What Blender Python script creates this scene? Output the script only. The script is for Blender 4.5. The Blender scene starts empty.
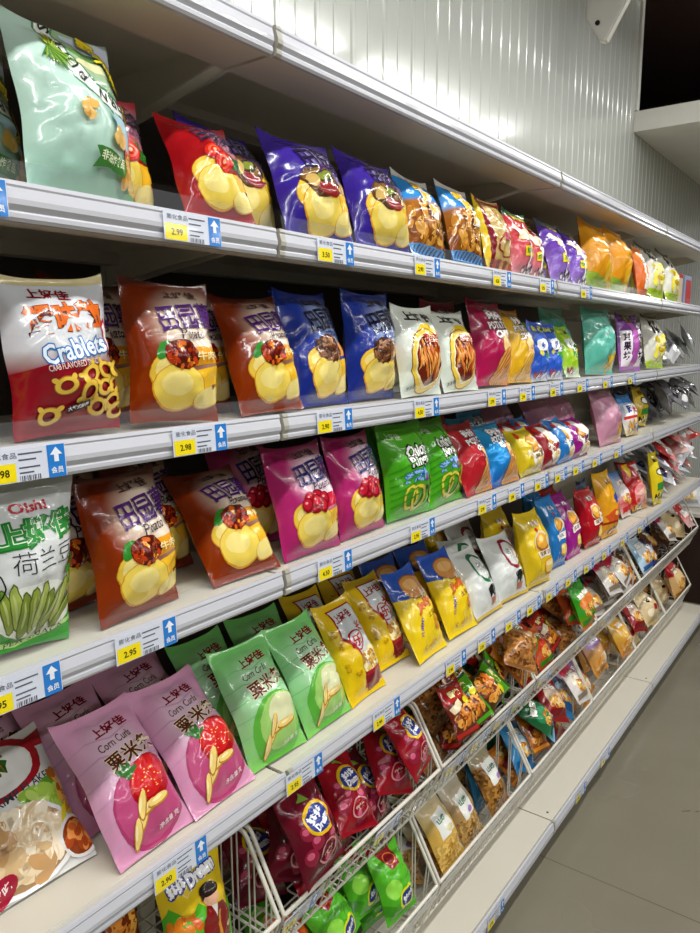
import bpy, bmesh, math, random
from mathutils import Vector, Matrix, noise
from mathutils.geometry import tessellate_polygon
PI = math.pi
SC = bpy.context.scene
COL = SC.collection
# ---------------------------------------------------------------- camera
CAMX, CAMZ = 0.8066, 1.643
F_PX, YAW, PITCH, ROLL = 732.48, 0.63241893, 0.167194, -0.00211445
def make_camera():
    f = Vector((-math.sin(YAW)*math.cos(PITCH), math.cos(YAW)*math.cos(PITCH), -math.sin(PITCH)))
    r = Vector((math.cos(YAW), math.sin(YAW), 0)); u = r.cross(f)
    r2 = r*math.cos(ROLL)+u*math.sin(ROLL); u2 = -r*math.sin(ROLL)+u*math.cos(ROLL)
    cd = bpy.data.cameras.new('camera'); cd.sensor_fit = 'HORIZONTAL'; cd.sensor_width = 36
    cd.lens = F_PX/700*36; cd.clip_start = .02
    o = bpy.data.objects.new('camera', cd); COL.objects.link(o)
    o.matrix_world = Matrix(((r2.x, u2.x, -f.x, CAMX), (r2.y, u2.y, -f.y, 0), (r2.z, u2.z, -f.z, CAMZ), (0, 0, 0, 1)))
    SC.camera = o
make_camera()
# ---------------------------------------------------------------- materials
def lin(h):
    h = h.lstrip('#'); v = [int(h[i:i+2], 16)/255 for i in (0, 2, 4)]
    return tuple((c/12.92 if c <= .04045 else ((c+.055)/1.055)**2.4) for c in v)+(1,)
MATS = {}
def base_mat(name, rough=.5, metal=0, coat=0):
    m = bpy.data.materials.new(name); m.use_nodes = True
    b = m.node_tree.nodes['Principled BSDF']
    b.inputs['Roughness'].default_value = rough; b.inputs['Metallic'].default_value = metal
    b.inputs['Specular IOR Level'].default_value = .32
    b.inputs['Coat Weight'].default_value = coat; b.inputs['Coat Roughness'].default_value = .06
    return m, m.node_tree, b
def noise_bump(nt, b, scale=60, strength=.2, dist=.002, coord='Object', detail=3):
    tc = nt.nodes.new('ShaderNodeTexCoord'); n = nt.nodes.new('ShaderNodeTexNoise')
    n.inputs['Scale'].default_value = scale; n.inputs['Detail'].default_value = detail
    bp = nt.nodes.new('ShaderNodeBump'); bp.inputs['Strength'].default_value = strength; bp.inputs['Distance'].default_value = dist
    nt.links.new(tc.outputs[coord], n.inputs['Vector']); nt.links.new(n.outputs['Fac'], bp.inputs['Height'])
    nt.links.new(bp.outputs['Normal'], b.inputs['Normal'])
    return tc, n
def plain(name, col, rough=.5, metal=0, coat=0, var=.06, vscale=8, bump=0, bscale=200):
    """paint, plastic or enamel with a little uneven tone"""
    if name in MATS: return MATS[name]
    m, nt, b = base_mat(name, rough, metal, coat)
    tc = nt.nodes.new('ShaderNodeTexCoord'); n = nt.nodes.new('ShaderNodeTexNoise'); n.inputs['Scale'].default_value = vscale
    n.inputs['Detail'].default_value = 4
    mx = nt.nodes.new('ShaderNodeMix'); mx.data_type = 'RGBA'
    c = lin(col); mx.inputs[6].default_value = tuple(v*(1-var) for v in c[:3])+(1,); mx.inputs[7].default_value = tuple(min(1, v*(1+var)) for v in c[:3])+(1,)
    nt.links.new(tc.outputs['Object'], n.inputs['Vector']); nt.links.new(n.outputs['Fac'], mx.inputs[0]); nt.links.new(mx.outputs[2], b.inputs['Base Color'])
    if bump: noise_bump(nt, b, bscale, bump, .001)
    MATS[name] = m; return m
def film(col, metal=0):
    """one printed ink on glossy film"""
    k = ('film', col, metal)
    if k in MATS: return MATS[k]
    m, nt, b = base_mat('printed_film_'+col.lstrip('#'), .19, metal, .35)
    b.inputs['Base Color'].default_value = lin(col)
    noise_bump(nt, b, 30, .3, .004)
    MATS[k] = m; return m
def film_body(key, stops, spots=(), metal=0, rough=.2, speck=None):
    """film with a printed vertical colour run (UV v) and soft printed colour fields"""
    k = ('body', key)
    if k in MATS: return MATS[k]
    m, nt, b = base_mat('bag_film_'+key, rough, metal, .35)
    uv = nt.nodes.new('ShaderNodeUVMap'); uv.uv_map = 'print'
    sp = nt.nodes.new('ShaderNodeSeparateXYZ'); nt.links.new(uv.outputs[0], sp.inputs[0])
    cr = nt.nodes.new('ShaderNodeValToRGB'); e = cr.color_ramp.elements
    stops = sorted(stops)
    e[0].position, e[0].color = stops[0][0], lin(stops[0][1])
    if len(stops) == 1: e[1].position, e[1].color = 1, lin(stops[0][1])
    else:
        e[1].position, e[1].color = stops[-1][0], lin(stops[-1][1])
        for p, c in stops[1:-1]:
            q = e.new(p); q.color = lin(c)
    nt.links.new(sp.outputs[1], cr.inputs[0]); out = cr.outputs[0]
    for (cx, cy, rx, ry, c, soft) in spots:
        mp = nt.nodes.new('ShaderNodeMapping'); mp.vector_type = 'POINT'
        mp.inputs['Location'].default_value = (-cx/rx, -cy/ry, 0); mp.inputs['Scale'].default_value = (1/rx, 1/ry, 0)
        ln = nt.nodes.new('ShaderNodeVectorMath'); ln.operation = 'LENGTH'
        mr = nt.nodes.new('ShaderNodeMapRange'); mr.interpolation_type = 'SMOOTHSTEP'
        mr.inputs['From Min'].default_value = 1; mr.inputs['From Max'].default_value = 1-soft
        mx = nt.nodes.new('ShaderNodeMix'); mx.data_type = 'RGBA'; mx.inputs[7].default_value = lin(c)
        nt.links.new(uv.outputs[0], mp.inputs[0]); nt.links.new(mp.outputs[0], ln.inputs[0]); nt.links.new(ln.outputs['Value'], mr.inputs['Value'])
        nt.links.new(mr.outputs[0], mx.inputs[0]); nt.links.new(out, mx.inputs[6]); out = mx.outputs[2]
    if speck:      # snack pieces seen through clear film
        c1, c2, sc, lo, hi = speck
        tc = nt.nodes.new('ShaderNodeTexCoord'); vo = nt.nodes.new('ShaderNodeTexVoronoi'); vo.inputs['Scale'].default_value = sc
        nt.links.new(tc.outputs['Object'], vo.inputs['Vector'])
        r2 = nt.nodes.new('ShaderNodeValToRGB'); r2.color_ramp.elements[0].color = lin(c1); r2.color_ramp.elements[1].color = lin(c2)
        sx = nt.nodes.new('ShaderNodeSeparateColor'); nt.links.new(vo.outputs['Color'], sx.inputs[0]); nt.links.new(sx.outputs[0], r2.inputs[0])
        g1 = nt.nodes.new('ShaderNodeMath'); g1.operation = 'GREATER_THAN'; g1.inputs[1].default_value = lo
        g2 = nt.nodes.new('ShaderNodeMath'); g2.operation = 'LESS_THAN'; g2.inputs[1].default_value = hi
        g3 = nt.nodes.new('ShaderNodeMath'); g3.operation = 'MULTIPLY'
        nt.links.new(sp.outputs[1], g1.inputs[0]); nt.links.new(sp.outputs[1], g2.inputs[0]); nt.links.new(g1.outputs[0], g3.inputs[0]); nt.links.new(g2.outputs[0], g3.inputs[1])
        mx = nt.nodes.new('ShaderNodeMix'); mx.data_type = 'RGBA'
        nt.links.new(g3.outputs[0], mx.inputs[0]); nt.links.new(out, mx.inputs[6]); nt.links.new(r2.outputs[0], mx.inputs[7]); out = mx.outputs[2]
    nt.links.new(out, b.inputs['Base Color'])
    noise_bump(nt, b, 30, .35, .004)
    MATS[k] = m; return m
def clear_plastic():
    if 'clear' in MATS: return MATS['clear']
    m = bpy.data.materials.new('clear_plastic'); m.use_nodes = True; nt = m.node_tree; nt.nodes.clear()
    o = nt.nodes.new('ShaderNodeOutputMaterial'); t = nt.nodes.new('ShaderNodeBsdfTransparent'); t.inputs[0].default_value = (.96, .97, .98, 1)
    g = nt.nodes.new('ShaderNodeBsdfPrincipled'); g.inputs['Base Color'].default_value = (.8, .82, .86, 1); g.inputs['Roughness'].default_value = .15
    x = nt.nodes.new('ShaderNodeMixShader'); x.inputs[0].default_value = .03
    nt.links.new(t.outputs[0], x.inputs[1]); nt.links.new(g.outputs[0], x.inputs[2]); nt.links.new(x.outputs[0], o.inputs[0])
    MATS['clear'] = m; return m
# ---------------------------------------------------------------- object helpers
def link(o, parent=None):
    COL.objects.link(o)
    if parent: o.parent = parent
    return o
def tag(o, label=None, cat=None, group=None, kind=None):
    if label: o['label'] = label
    if cat: o['category'] = cat
    if group: o['group'] = group
    if kind: o['kind'] = kind
    return o
def empty(name, loc=(0, 0, 0), rz=0):
    o = bpy.data.objects.new(name, None); o.location = loc; o.rotation_euler = (0, 0, rz); o.empty_display_size = .1
    return link(o)
def mesh_obj(name, bm, mats, parent=None, smooth=False):
    bmesh.ops.recalc_face_normals(bm, faces=bm.faces)
    me = bpy.data.meshes.new(name); bm.to_mesh(me); bm.free()
    for m in (mats if isinstance(mats, (list, tuple)) else [mats]): me.materials.append(m)
    if smooth:
        for p in me.polygons: p.use_smooth = True
    return link(bpy.data.objects.new(name, me), parent)
def box(bm, x0, x1, y0, y1, z0, z1, mi=0, bev=0):
    v = [bm.verts.new((x, y, z)) for x in (x0, x1) for y in (y0, y1) for z in (z0, z1)]
    fs = [bm.faces.new([v[i] for i in q]) for q in ((0, 1, 3, 2), (4, 6, 7, 5), (0, 4, 5, 1), (2, 3, 7, 6), (0, 2, 6, 4), (1, 5, 7, 3))]
    for f in fs: f.material_index = mi
    if bev:
        es = list({e for f in fs for e in f.edges})
        bmesh.ops.bevel(bm, geom=es, offset=bev, segments=2, affect='EDGES', profile=.7)
def extrude_y(bm, prof, y0, y1, mi=0, closed=True):
    a = [bm.verts.new((x, y0, z)) for x, z in prof]; b = [bm.verts.new((x, y1, z)) for x, z in prof]
    n = len(prof)
    for i in range(n if closed else n-1):
        f = bm.faces.new((a[i], a[(i+1) % n], b[(i+1) % n], b[i])); f.material_index = mi
    if closed:
        f = bm.faces.new(a); f.material_index = mi; f = bm.faces.new(b[::-1]); f.material_index = mi
def tube(bm, pts, r, seg=6, mi=0):
    pts = [Vector(p) for p in pts]; rings = []
    for i, p in enumerate(pts):
        d = (pts[min(i+1, len(pts)-1)]-pts[max(i-1, 0)]).normalized()
        a = d.orthogonal().normalized() if i == 0 else (pa - d*pa.dot(d)).normalized()
        pa = a; b = d.cross(a)
        rings.append([bm.verts.new(p+(a*math.cos(t)+b*math.sin(t))*r) for t in [2*PI*k/seg for k in range(seg)]])
    for q, w in zip(rings, rings[1:]):
        for k in range(seg):
            f = bm.faces.new((q[k], q[(k+1) % seg], w[(k+1) % seg], w[k])); f.material_index = mi
    for rr in (rings[0][::-1], rings[-1]):
        f = bm.faces.new(rr); f.material_index = mi
# ---------------------------------------------------------------- lettering as 2D polygons
TXT = {}
def text2d(s, bold=.0, shear=0.):
    k = (s, round(bold, 3), shear)
    if k in TXT: return TXT[k]
    c = bpy.data.curves.new('lettering', 'FONT'); c.body = s; c.resolution_u = 2; c.offset = bold; c.shear = shear
    o = bpy.data.objects.new('lettering', c); COL.objects.link(o)
    dg = bpy.context.evaluated_depsgraph_get(); ev = o.evaluated_get(dg); me = ev.to_mesh()
    vs = [(v.co.x, v.co.y) for v in me.vertices]; fs = [tuple(p.vertices) for p in me.polygons]
    ev.to_mesh_clear(); bpy.data.objects.remove(o); bpy.data.curves.remove(c)
    TXT[k] = (vs, fs); return TXT[k]
class Art:
    """print on the front of a bag: x 0..1 across, y 0..1 up, sizes in bag widths"""
    def __init__(s, asp, seed=1): s.a = asp; s.el = []; s.rnd = random.Random(seed); s.L = 0; s.s = .07
    def add(s, col, vs, fs, layer=None):
        if layer is None: s.L += 1; layer = s.L
        s.el.append((col, vs, fs, layer))
    def E(s, col, cx, cy, rx, ry=None, rot=0, n=22, layer=None):
        ry = rx if ry is None else ry; c, q = math.cos(math.radians(rot)), math.sin(math.radians(rot))
        vs = []
        for k in range(n):
            x, y = rx*math.cos(2*PI*k/n), ry*math.sin(2*PI*k/n); vs.append((cx+x*c-y*q, cy*s.a+x*q+y*c))
        s.add(col, vs, [tuple(range(n))], layer)
    def ring(s, col, cx, cy, rx, ry, t, rot=0, n=24, a0=0, a1=360, layer=None):
        c, q = math.cos(math.radians(rot)), math.sin(math.radians(rot)); vs = []; fs = []
        for k in range(n+1):
            th = math.radians(a0+(a1-a0)*k/n)
            for r in (1, 1-t):
                x, y = rx*r*math.cos(th), ry*r*math.sin(th); vs.append((cx+x*c-y*q, cy*s.a+x*q+y*c))
        for k in range(n): fs.append((2*k, 2*k+2, 2*k+3, 2*k+1))
        s.add(col, vs, fs, layer)
    def P(s, col, pts, layer=None):
        vs = [(x, y*s.a) for x, y in pts]
        fs = [tuple(t) for t in tessellate_polygon([[Vector((x, y, 0)) for x, y in vs]])]
        s.add(col, vs, fs, layer)
    def R(s, col, x0, y0, x1, y1, layer=None): s.add(col, [(x0, y0*s.a), (x1, y0*s.a), (x1, y1*s.a), (x0, y1*s.a)], [(0, 1, 2, 3)], layer)
    def T(s, col, txt, cx, cy, w, h=None, rot=0, b=.02, sh=0, ol=None, ow=.05):
        if ol: s._t(ol, txt, cx, cy, w, h, rot, b+ow, sh, ref=b)
        s._t(col, txt, cx, cy, w, h, rot, b, sh)
    def _t(s, col, txt, cx, cy, w, h, rot, b, sh, ref=None):
        vs, fs = text2d(txt, b, sh); rv = text2d(txt, b if ref is None else ref, sh)[0]
        x0, x1 = min(v[0] for v in rv), max(v[0] for v in rv); y0, y1 = min(v[1] for v in rv), max(v[1] for v in rv)
        kx = w/(x1-x0); ky = h/(y1-y0) if h else kx
        c, q = math.cos(math.radians(rot)), math.sin(math.radians(rot)); out = []
        for x, y in vs:
            X, Y = (x-(x0+x1)/2)*kx, (y-(y0+y1)/2)*ky; out.append((cx+X*c-Y*q, cy*s.a+X*q+Y*c))
        s.add(col, out, fs)
    def blobs(s, cols, cx, cy, rx, ry, n, r, asp=.6):
        """n random snack pieces filling an ellipse"""
        l0 = s.L; s.L += 7
        for i in range(n):
            t = s.rnd.uniform(0, 2*PI); d = math.sqrt(s.rnd.random()); rr = r*s.rnd.uniform(.7, 1.25)
            s.E(s.rnd.choice(cols), cx+rx*d*math.cos(t), cy+ry*d*math.sin(t)/s.a, rr, rr*asp*s.rnd.uniform(.8, 1.2), s.rnd.uniform(0, 180), 9, l0+1+i % 7)
    def chip(s, cx, cy, rx, ry, rot=0, col='#f0d45a', edge='#d99a1e', inner='#f7e48a'):
        s.E(edge, cx, cy, rx, ry, rot); s.E(col, cx, cy+.004, rx*.95, ry*.94, rot); s.E(inner, cx-rx*.12, cy+.02, rx*.6, ry*.5, rot)
    def crinkle(s, cx, cy, rx, ry, rot, col='#e0a050', dark='#b06a28'):
        s.E(dark, cx, cy, rx*1.05, ry*1.05, rot); s.E(col, cx, cy, rx, ry, rot)
        l = s.L+1; s.L += 1
        for k in range(-3, 4):
            t = k/4; hh = math.sqrt(1-t*t)*ry*.9; c, q = math.cos(math.radians(rot)), math.sin(math.radians(rot))
            pts = [(rx*t-.012, -hh), (rx*t+.012, -hh), (rx*t+.012, hh), (rx*t-.012, hh)]
            s.add(dark, [(cx+x*c-y*q, cy*s.a+x*q+y*c) for x, y in pts], [(0, 1, 2, 3)], l)
# ---------------------------------------------------------------- the bag
NU, NV = 20, 28
def bag_mesh(name, W, H, T, art, body, seed, nu=NU, nv=NV, seal=.055, gusset=False, wr=1.0):
    T *= 1.38; rnd = random.Random(seed); S3 = Vector((seed*7.3, seed*3.1, seed*1.7))
    creases = []
    for _ in range(13):
        th = math.radians(rnd.choice((rnd.uniform(-25, 25), rnd.uniform(-25, 25), rnd.uniform(-80, 80))))
        creases.append((rnd.uniform(-.9, .9), rnd.uniform(.1, .9), math.cos(th), math.sin(th), rnd.uniform(.25, .6), rnd.uniform(.5, 1.1)))
    ph = [rnd.uniform(0, 6) for _ in range(6)]
    def pt(i, j, side):
        u = -1+2*i/nu; v = j/nv
        vv = min(1, max(0, (v-seal)/(1-2*seal))); b = math.sin(PI*vv)
        half = W/2*(1-(.03 if gusset else .065)*b**.8)
        ear = .009*(abs(u)**3)*(1 if v > .5 else -.3)*min(1, abs(v-.5)*2)**6
        x = half*u + .0025*math.sin(9*v+ph[0])*(b)
        g = (1-abs(u)**(5 if gusset else 2.3))**(.5 if gusset else .72) if abs(u) < 1 else 0
        f = b**(.4 if gusset else .58)*(1+.22*(.5-vv))
        d = T/2*f*g
        k = math.exp(-min(vv, 1-vv)/.13)*(1-(1 if vv in (0, 1) else 0)*.9)
        d += wr*.0055*k*math.sin(u*(9+ph[1])+ph[2])*g**.5*min(1, vv*9)*min(1, (1-vv)*9)
        p3 = Vector((u*1.3, v*1.9, side*2.2))+S3
        d += wr*b*g**.6*(.0085*(noise.noise(p3*1.5))+.0042*noise.noise(p3*4.2))*(T/.06)**.5
        for (cu, cv, ct, st, ln, am) in creases:
            du, dv = u-cu, (vv-cv)*2*H/W
            al, dist = (du*ct+dv*st)/ln, (-du*st+dv*ct)/.062
            if abs(dist) < 3 and abs(al) < 2.2: d -= wr*.0052*am*math.exp(-dist*dist-al*al)*g**.5*b
        z = H*v + ear
        if v <= seal or v >= 1-seal: d = .0007 + .0011*math.sin(u*14+ph[3])*0
        bend = .004*math.sin(u*3+ph[4])*(max(0, abs(v-.5)*2-.6))
        y = (-d if side == 0 else max(d, .0007)*.72) + bend
        return Vector((x, y, z))
    fr = [[pt(i, j, 0) for i in range(nu+1)] for j in range(nv+1)]
    bk = [[pt(i, j, 1) for i in range(nu+1)] for j in range(nv+1)]
    nrm = [[None]*(nu+1) for _ in range(nv+1)]
    for j in range(nv+1):
        for i in range(nu+1):
            a = fr[j][min(i+1, nu)]-fr[j][max(i-1, 0)]; b = fr[min(j+1, nv)][i]-fr[max(j-1, 0)][i]
            nrm[j][i] = a.cross(b).normalized()
    # decals cut along the same grid
    cols = []; bm = bmesh.new()
    if art:
        for (c, vs, fs, layer) in art.el:
            if c not in cols: cols.append(c)
            mi = cols.index(c)+1
            bv = [bm.verts.new(((x-art.s*4*x*(1-x) if 0 < x < 1 else x)*nu, y/art.a*nv, layer)) for x, y in vs]
            for q in fs:
                try: f = bm.faces.new([bv[t] for t in q]); f.material_index = mi
                except ValueError: pass
        for ax, n in ((0, nu), (1, nv)):
            for k in range(n+1):
                co = [0, 0, 0]; no = [0, 0, 0]; co[ax] = k+(1e-4 if k == 0 else -1e-4 if k == n else 0); no[ax] = 1
                bmesh.ops.bisect_plane(bm, geom=bm.verts[:]+bm.edges[:]+bm.faces[:], dist=1e-5, plane_co=co, plane_no=no, clear_outer=(k == n), clear_inner=(k == 0))
        for k in range(-nv+1, nu):
            bmesh.ops.bisect_plane(bm, geom=bm.verts[:]+bm.edges[:]+bm.faces[:], dist=1e-5, plane_co=(k, 0, 0), plane_no=(1, -1, 0))
    verts = []; norms = []; faces = []; mats = []; uvs = []
    for j in range(nv+1):
        for i in range(nu+1): verts.append(fr[j][i]); norms.append(nrm[j][i]); uvs.append((i/nu, j/nv))
    off = len(verts)
    for j in range(nv+1):
        for i in range(nu+1):
            a = bk[j][min(i+1, nu)]-bk[j][max(i-1, 0)]; b = bk[min(j+1, nv)][i]-bk[max(j-1, 0)][i]
            verts.append(bk[j][i]); norms.append(-a.cross(b).normalized()); uvs.append((i/nu, j/nv))
    w = nu+1
    for j in range(nv):
        for i in range(nu):
            faces.append((j*w+i, j*w+i+1, (j+1)*w+i+1)); faces.append((j*w+i, (j+1)*w+i+1, (j+1)*w+i)); mats += [0, 0]
            faces.append((off+j*w+i, off+(j+1)*w+i, off+(j+1)*w+i+1, off+j*w+i+1)); mats.append(0)
    for j in range(nv):
        faces.append((j*w, (j+1)*w, off+(j+1)*w, off+j*w)); faces.append((j*w+nu, off+j*w+nu, off+(j+1)*w+nu, (j+1)*w+nu)); mats += [0, 0]
    for i in range(nu):
        faces.append((i, off+i, off+i+1, i+1)); faces.append((nv*w+i, nv*w+i+1, off+nv*w+i+1, off+nv*w+i)); mats += [0, 0]
    o2 = len(verts)
    bm.verts.index_update()
    for v in bm.verts:
        gx, gy, L = v.co; i = min(nu-1, max(0, int(gx))); j = min(nv-1, max(0, int(gy))); a, b = gx-i, gy-j
        if a >= b: wt = ((j, i, 1-a), (j, i+1, a-b), (j+1, i+1, b))
        else: wt = ((j, i, 1-b), (j+1, i, b-a), (j+1, i+1, a))
        p = Vector((0, 0, 0)); n = Vector((0, 0, 0))
        for jj, ii, q in wt: p += fr[jj][ii]*q; n += nrm[jj][ii]*q
        n.normalize()
        verts.append(p+n*(.0003+.00008*L)); norms.append(n); uvs.append((gx/nu, gy/nv))
    for f in bm.faces:
        ids = [o2+v.index for v in f.verts]
        # face towards the viewer side
        gn = f.normal.z
        faces.append(tuple(ids) if gn >= 0 else tuple(ids[::-1])); mats.append(f.material_index)
    bm.free()
    me = bpy.data.meshes.new(name); me.from_pydata([tuple(v) for v in verts], [], faces)
    me.polygons.foreach_set('material_index', mats); me.polygons.foreach_set('use_smooth', [True]*len(faces))
    ul = me.uv_layers.new(name='print')
    li = [0]*len(me.loops); me.loops.foreach_get('vertex_index', li)
    flat = []
    for k in li: flat += uvs[k]
    ul.data.foreach_set('uv', flat)
    me.materials.append(body)
    for c in cols: me.materials.append(film(c))
    me.validate(clean_customdata=False); 
    me.normals_split_custom_set_from_vertices([tuple(n) for n in norms])
    me.update()
    return me
# ---------------------------------------------------------------- what is printed on each kind of bag
def art_chips(A, txt, script, band, top, leaf=None, flav=''):
    A.P(band, [(.5, .36), (1, .42), (1, .53), (.5, .5)])
    A.chip(.78, .23, .2, .17, 20); A.chip(.30, .34, .17, .17, 0, '#ecc845'); A.P('#f4bf2a', [(.62, .34), (.97, .40), (.97, .22), (.74, .2)])
    A.chip(.46, .23, .29, .22, -8); A.chip(.83, .16, .19, .1, 15, '#f2e08a')
    A.P('#7a3a14', [(.86, .25), (.92, .26), (.885, .215)])
    if leaf: A.E(leaf, .26, .47, .09, .05, 50); A.E(leaf, .3, .51, .07, .04, 10)
    top(A)
    if flav: A.T('#fff2b0', flav, .8, .455, .3, .08, 6, .02)
    A.T('#3c1018', '上好佳', .63, .905, .40, .085, 4, .02)
    A.T(txt, '田园薯片', .74, .745, .88, .27, 8, .016)
    A.T(script, 'Potato Chips', .78, .60, .62, .13, 6, .008, .35)
def top_meat(A):
    A.E('#5a1508', .47, .45, .2, .14); A.blobs(['#7c1f0c', '#a8340f', '#d8661c', '#f0a52a', '#5a1208', '#c23a16'], .47, .45, .18, .125, 46, .035)
def top_noodle(A):
    A.E('#4a2a1a', .47, .45, .2, .15); A.blobs(['#6b4128', '#8a5a38', '#3a1e12', '#a9764c', '#5a3320'], .47, .45, .19, .14, 60, .05, .28)
def top_cherry(A):
    for x, y in ((.38, .49), (.5, .5), (.6, .47), (.42, .42), (.54, .41), (.33, .44), (.47, .46)):
        A.E('#8c0c1c', x, y, .085, .085); A.E('#c01c30', x-.012, y+.01, .06, .06); A.E('#f2a0a8', x-.025, y+.022, .018, .014)
def top_tomato(A):
    for x, y, r in ((.42, .5, .13), (.55, .42, .14)):
        A.E('#9c0f10', x, y, r, r*.85); A.E('#d8281c', x, y, r*.86, r*.72); A.ring('#f0684a', x, y, r*.6, r*.5, .35); A.E('#f6c08a', x, y, r*.16, r*.14)
def top_olive(A):
    A.E('#57381a', .45, .47, .24, .17); A.E('#7d5a28', .44, .49, .2, .13); A.E('#3d3316', .5, .5, .12, .07, 20); A.E('#7c8a2e', .5, .51, .09, .045, 20)
    A.E('#8f1f1a', .52, .38, .15, .06, -10); A.E('#c9a860', .34, .46, .1, .07, 40)
def a_corn(A):
    A.E('#4f8a64', .80, .90, .545, .545); A.E('#f3f5ee', .80, .90, .525, .525); A.E('#4f8a64', .80, .90, .395, .395); A.E('#9bb894', .80, .90, .375, .375)
    A.P('#c5cfe0', [(.5, .98), (.98, 1), (1, .86), (.55, .86)]); A.P('#5f8f4c', [(.44, .84), (.6, .87), (.98, .84), (1, .76), (.6, .74)]); A.E('#d8d9a8', .66, .76, .2, .05)
    s = 'CORN PUFF'
    for k, ch in enumerate(s):
        if ch == ' ': continue
        t = math.radians(288-k*13); A.T('#20352c', ch, .80+.447*math.cos(t), .90+.447*math.sin(t)/A.a, .075, .10, 288-k*13-90, .015)
    for t0, ch in ((165, 'S'), (154, 'N')):
        t = math.radians(t0); A.T('#20352c', ch, .80+.447*math.cos(t), .90+.447*math.sin(t)/A.a, .075, .10, t0-90, .015)
    for k in range(12):
        x = .2+.03*k/2; A.P(['#3d7a2e', '#d8b52a', '#6da03a'][k % 3], [(.26, .80), (x+.0, .93-abs(k-6)*.012), (.30, .80)])
        A.P(['#3d7a2e', '#88a83a'][k % 2], [(.25, .82), (.18+.025*k, .66+abs(k-6)*.012), (.31, .82)])
    for k, ch in enumerate('粟米泡'): A.T('#f0d416', ch, .72+.06*k, .93-.10*k, .19, .15, -14, .03, 0, '#3d6a28', .03)
    for k, ch in enumerate('粟米泡果'): A.T('#e8c81e', ch, .93, .58-.062*k, .10, .085, -8, .03)
    A.P('#b9dcea', [(.62, .5), (.86, .47), (.93, .3), (.72, .36)])
    for x, y in ((.42, .46), (.72, .36), (.90, .25), (.86, .19), (.94, .16), (.82, .16)): A.blobs(['#e0b45c', '#c8923e', '#eccb84'], x, y, .055, .05, 8, .045, .9)
    A.P('#3f7a35', [(.46, .17), (.5, .225), (.47, .275), (.6, .27), (.8, .245), (.82, .2), (.78, .155), (.6, .185)])
    A.T('#e8f0c8', '非油炸食品', .64, .228, .26, .07, -5, .02)
    A.E('#5f9a6c', .90, .07, .07, .035, -20)
def a_crab(A):
    A.P('#8f1020', [(0, .0), (1, 0), (1, .40), (.6, .47), (.3, .46), (0, .41)]); A.R('#c9bb86', 0, .955, 1, 1)
    A.T('#7a0f18', '上好佳', .47, .895, .38, .09, -3, .03)
    A.T('#d9661a', '蟹味粒', .55, .745, .74, .26, 5, .03, 0, '#5c1a0c', .022)
    A.T('#e9f3fb', 'Crablets', .57, .545, .62, .17, 9, .02, 0, '#1f6fb8', .05)
    A.P('#c23a4a', [(.86, .70), (.93, .74), (.97, .58), (.9, .48)]); A.P('#ffffff', [(.88, .68), (.92, .71), (.95, .58), (.905, .52)])
    A.T('#f3d9d2', 'CRAB FLAVORED SNACK', .53, .447, .50, .05, 5, .01)
    for x, y, r in ((.42, .32, 10), (.66, .38, 40), (.84, .40, -20), (.62, .27, 70), (.8, .29, 10), (.93, .30, 60), (.72, .17, -30), (.88, .19, 30), (.3, .14, 0), (.94, .13, 10), (.97, .40, 10)):
        A.ring('#a9781c', x, y, .105, .078, .5, r); A.ring('#ecc64a', x, y, .098, .07, .42, r)
        for k in (35, 145): t = math.radians(k+r); A.E('#ecc64a', x+.1*math.cos(t), y+.1*math.sin(t)/A.a, .033, .022, k+r)
    A.P('#3a1020', [(.42, .19), (.62, .235), (.64, .19), (.44, .145)]); A.T('#ffffff', '大蟹式脆圈', .53, .192, .18, .035, 12, .02)
def a_fries(A):
    A.T('#151515', '上好佳', .55, .88, .62, .14, -4, .05)
    A.E('#f0c818', .60, .63, .26, .2); A.E('#8a5a12', .54, .38, .40, .42); A.E('#e9c94a', .54, .38, .385, .405); A.E('#f5e8b0', .54, .38, .33, .35); A.E('#6a1f0c', .54, .38, .30, .32)
    for k in range(26):
        x = .54+.24*A.rnd.uniform(-1, 1); y = .37+.13*A.rnd.uniform(-1, 1); r = A.rnd.uniform(70, 115)
        A.E(['#d9752a', '#e89a45', '#b84d18', '#efb56a'][k % 4], x, y, .15, .022, r, 8)
    A.T('#b5171c', '真土豆', .62, .625, .34, .12, 0, .05, 0, '#f6e9c0', .05)
    A.T('#38503c', '净含量', .18, .1, .2, .05, 10, .01)
def a_pc(A, star=False, chipc=('#e0a050', '#b06a28')):
    A.T('#f4f0f0', '亲亲', .60, .83, .46, .17, 0, .05, 0, '#3a3236', .06)
    A.T('#f7f4f2', 'POTATO', .60, .70, .64, .12, 4, .05, .1, '#3a2a2e', .06); A.T('#f7f4f2', 'CHIPS', .68, .59, .52, .12, 4, .05, .1, '#3a2a2e', .06)
    A.E(chipc[1], .70, .41, .14, .22, 15); A.E('#efc98a', .70, .41, .12, .2, 15); A.crinkle(.66, .19, .21, .33, -40, *chipc); A.crinkle(.86, .16, .17, .28, -25, *chipc)
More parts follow.
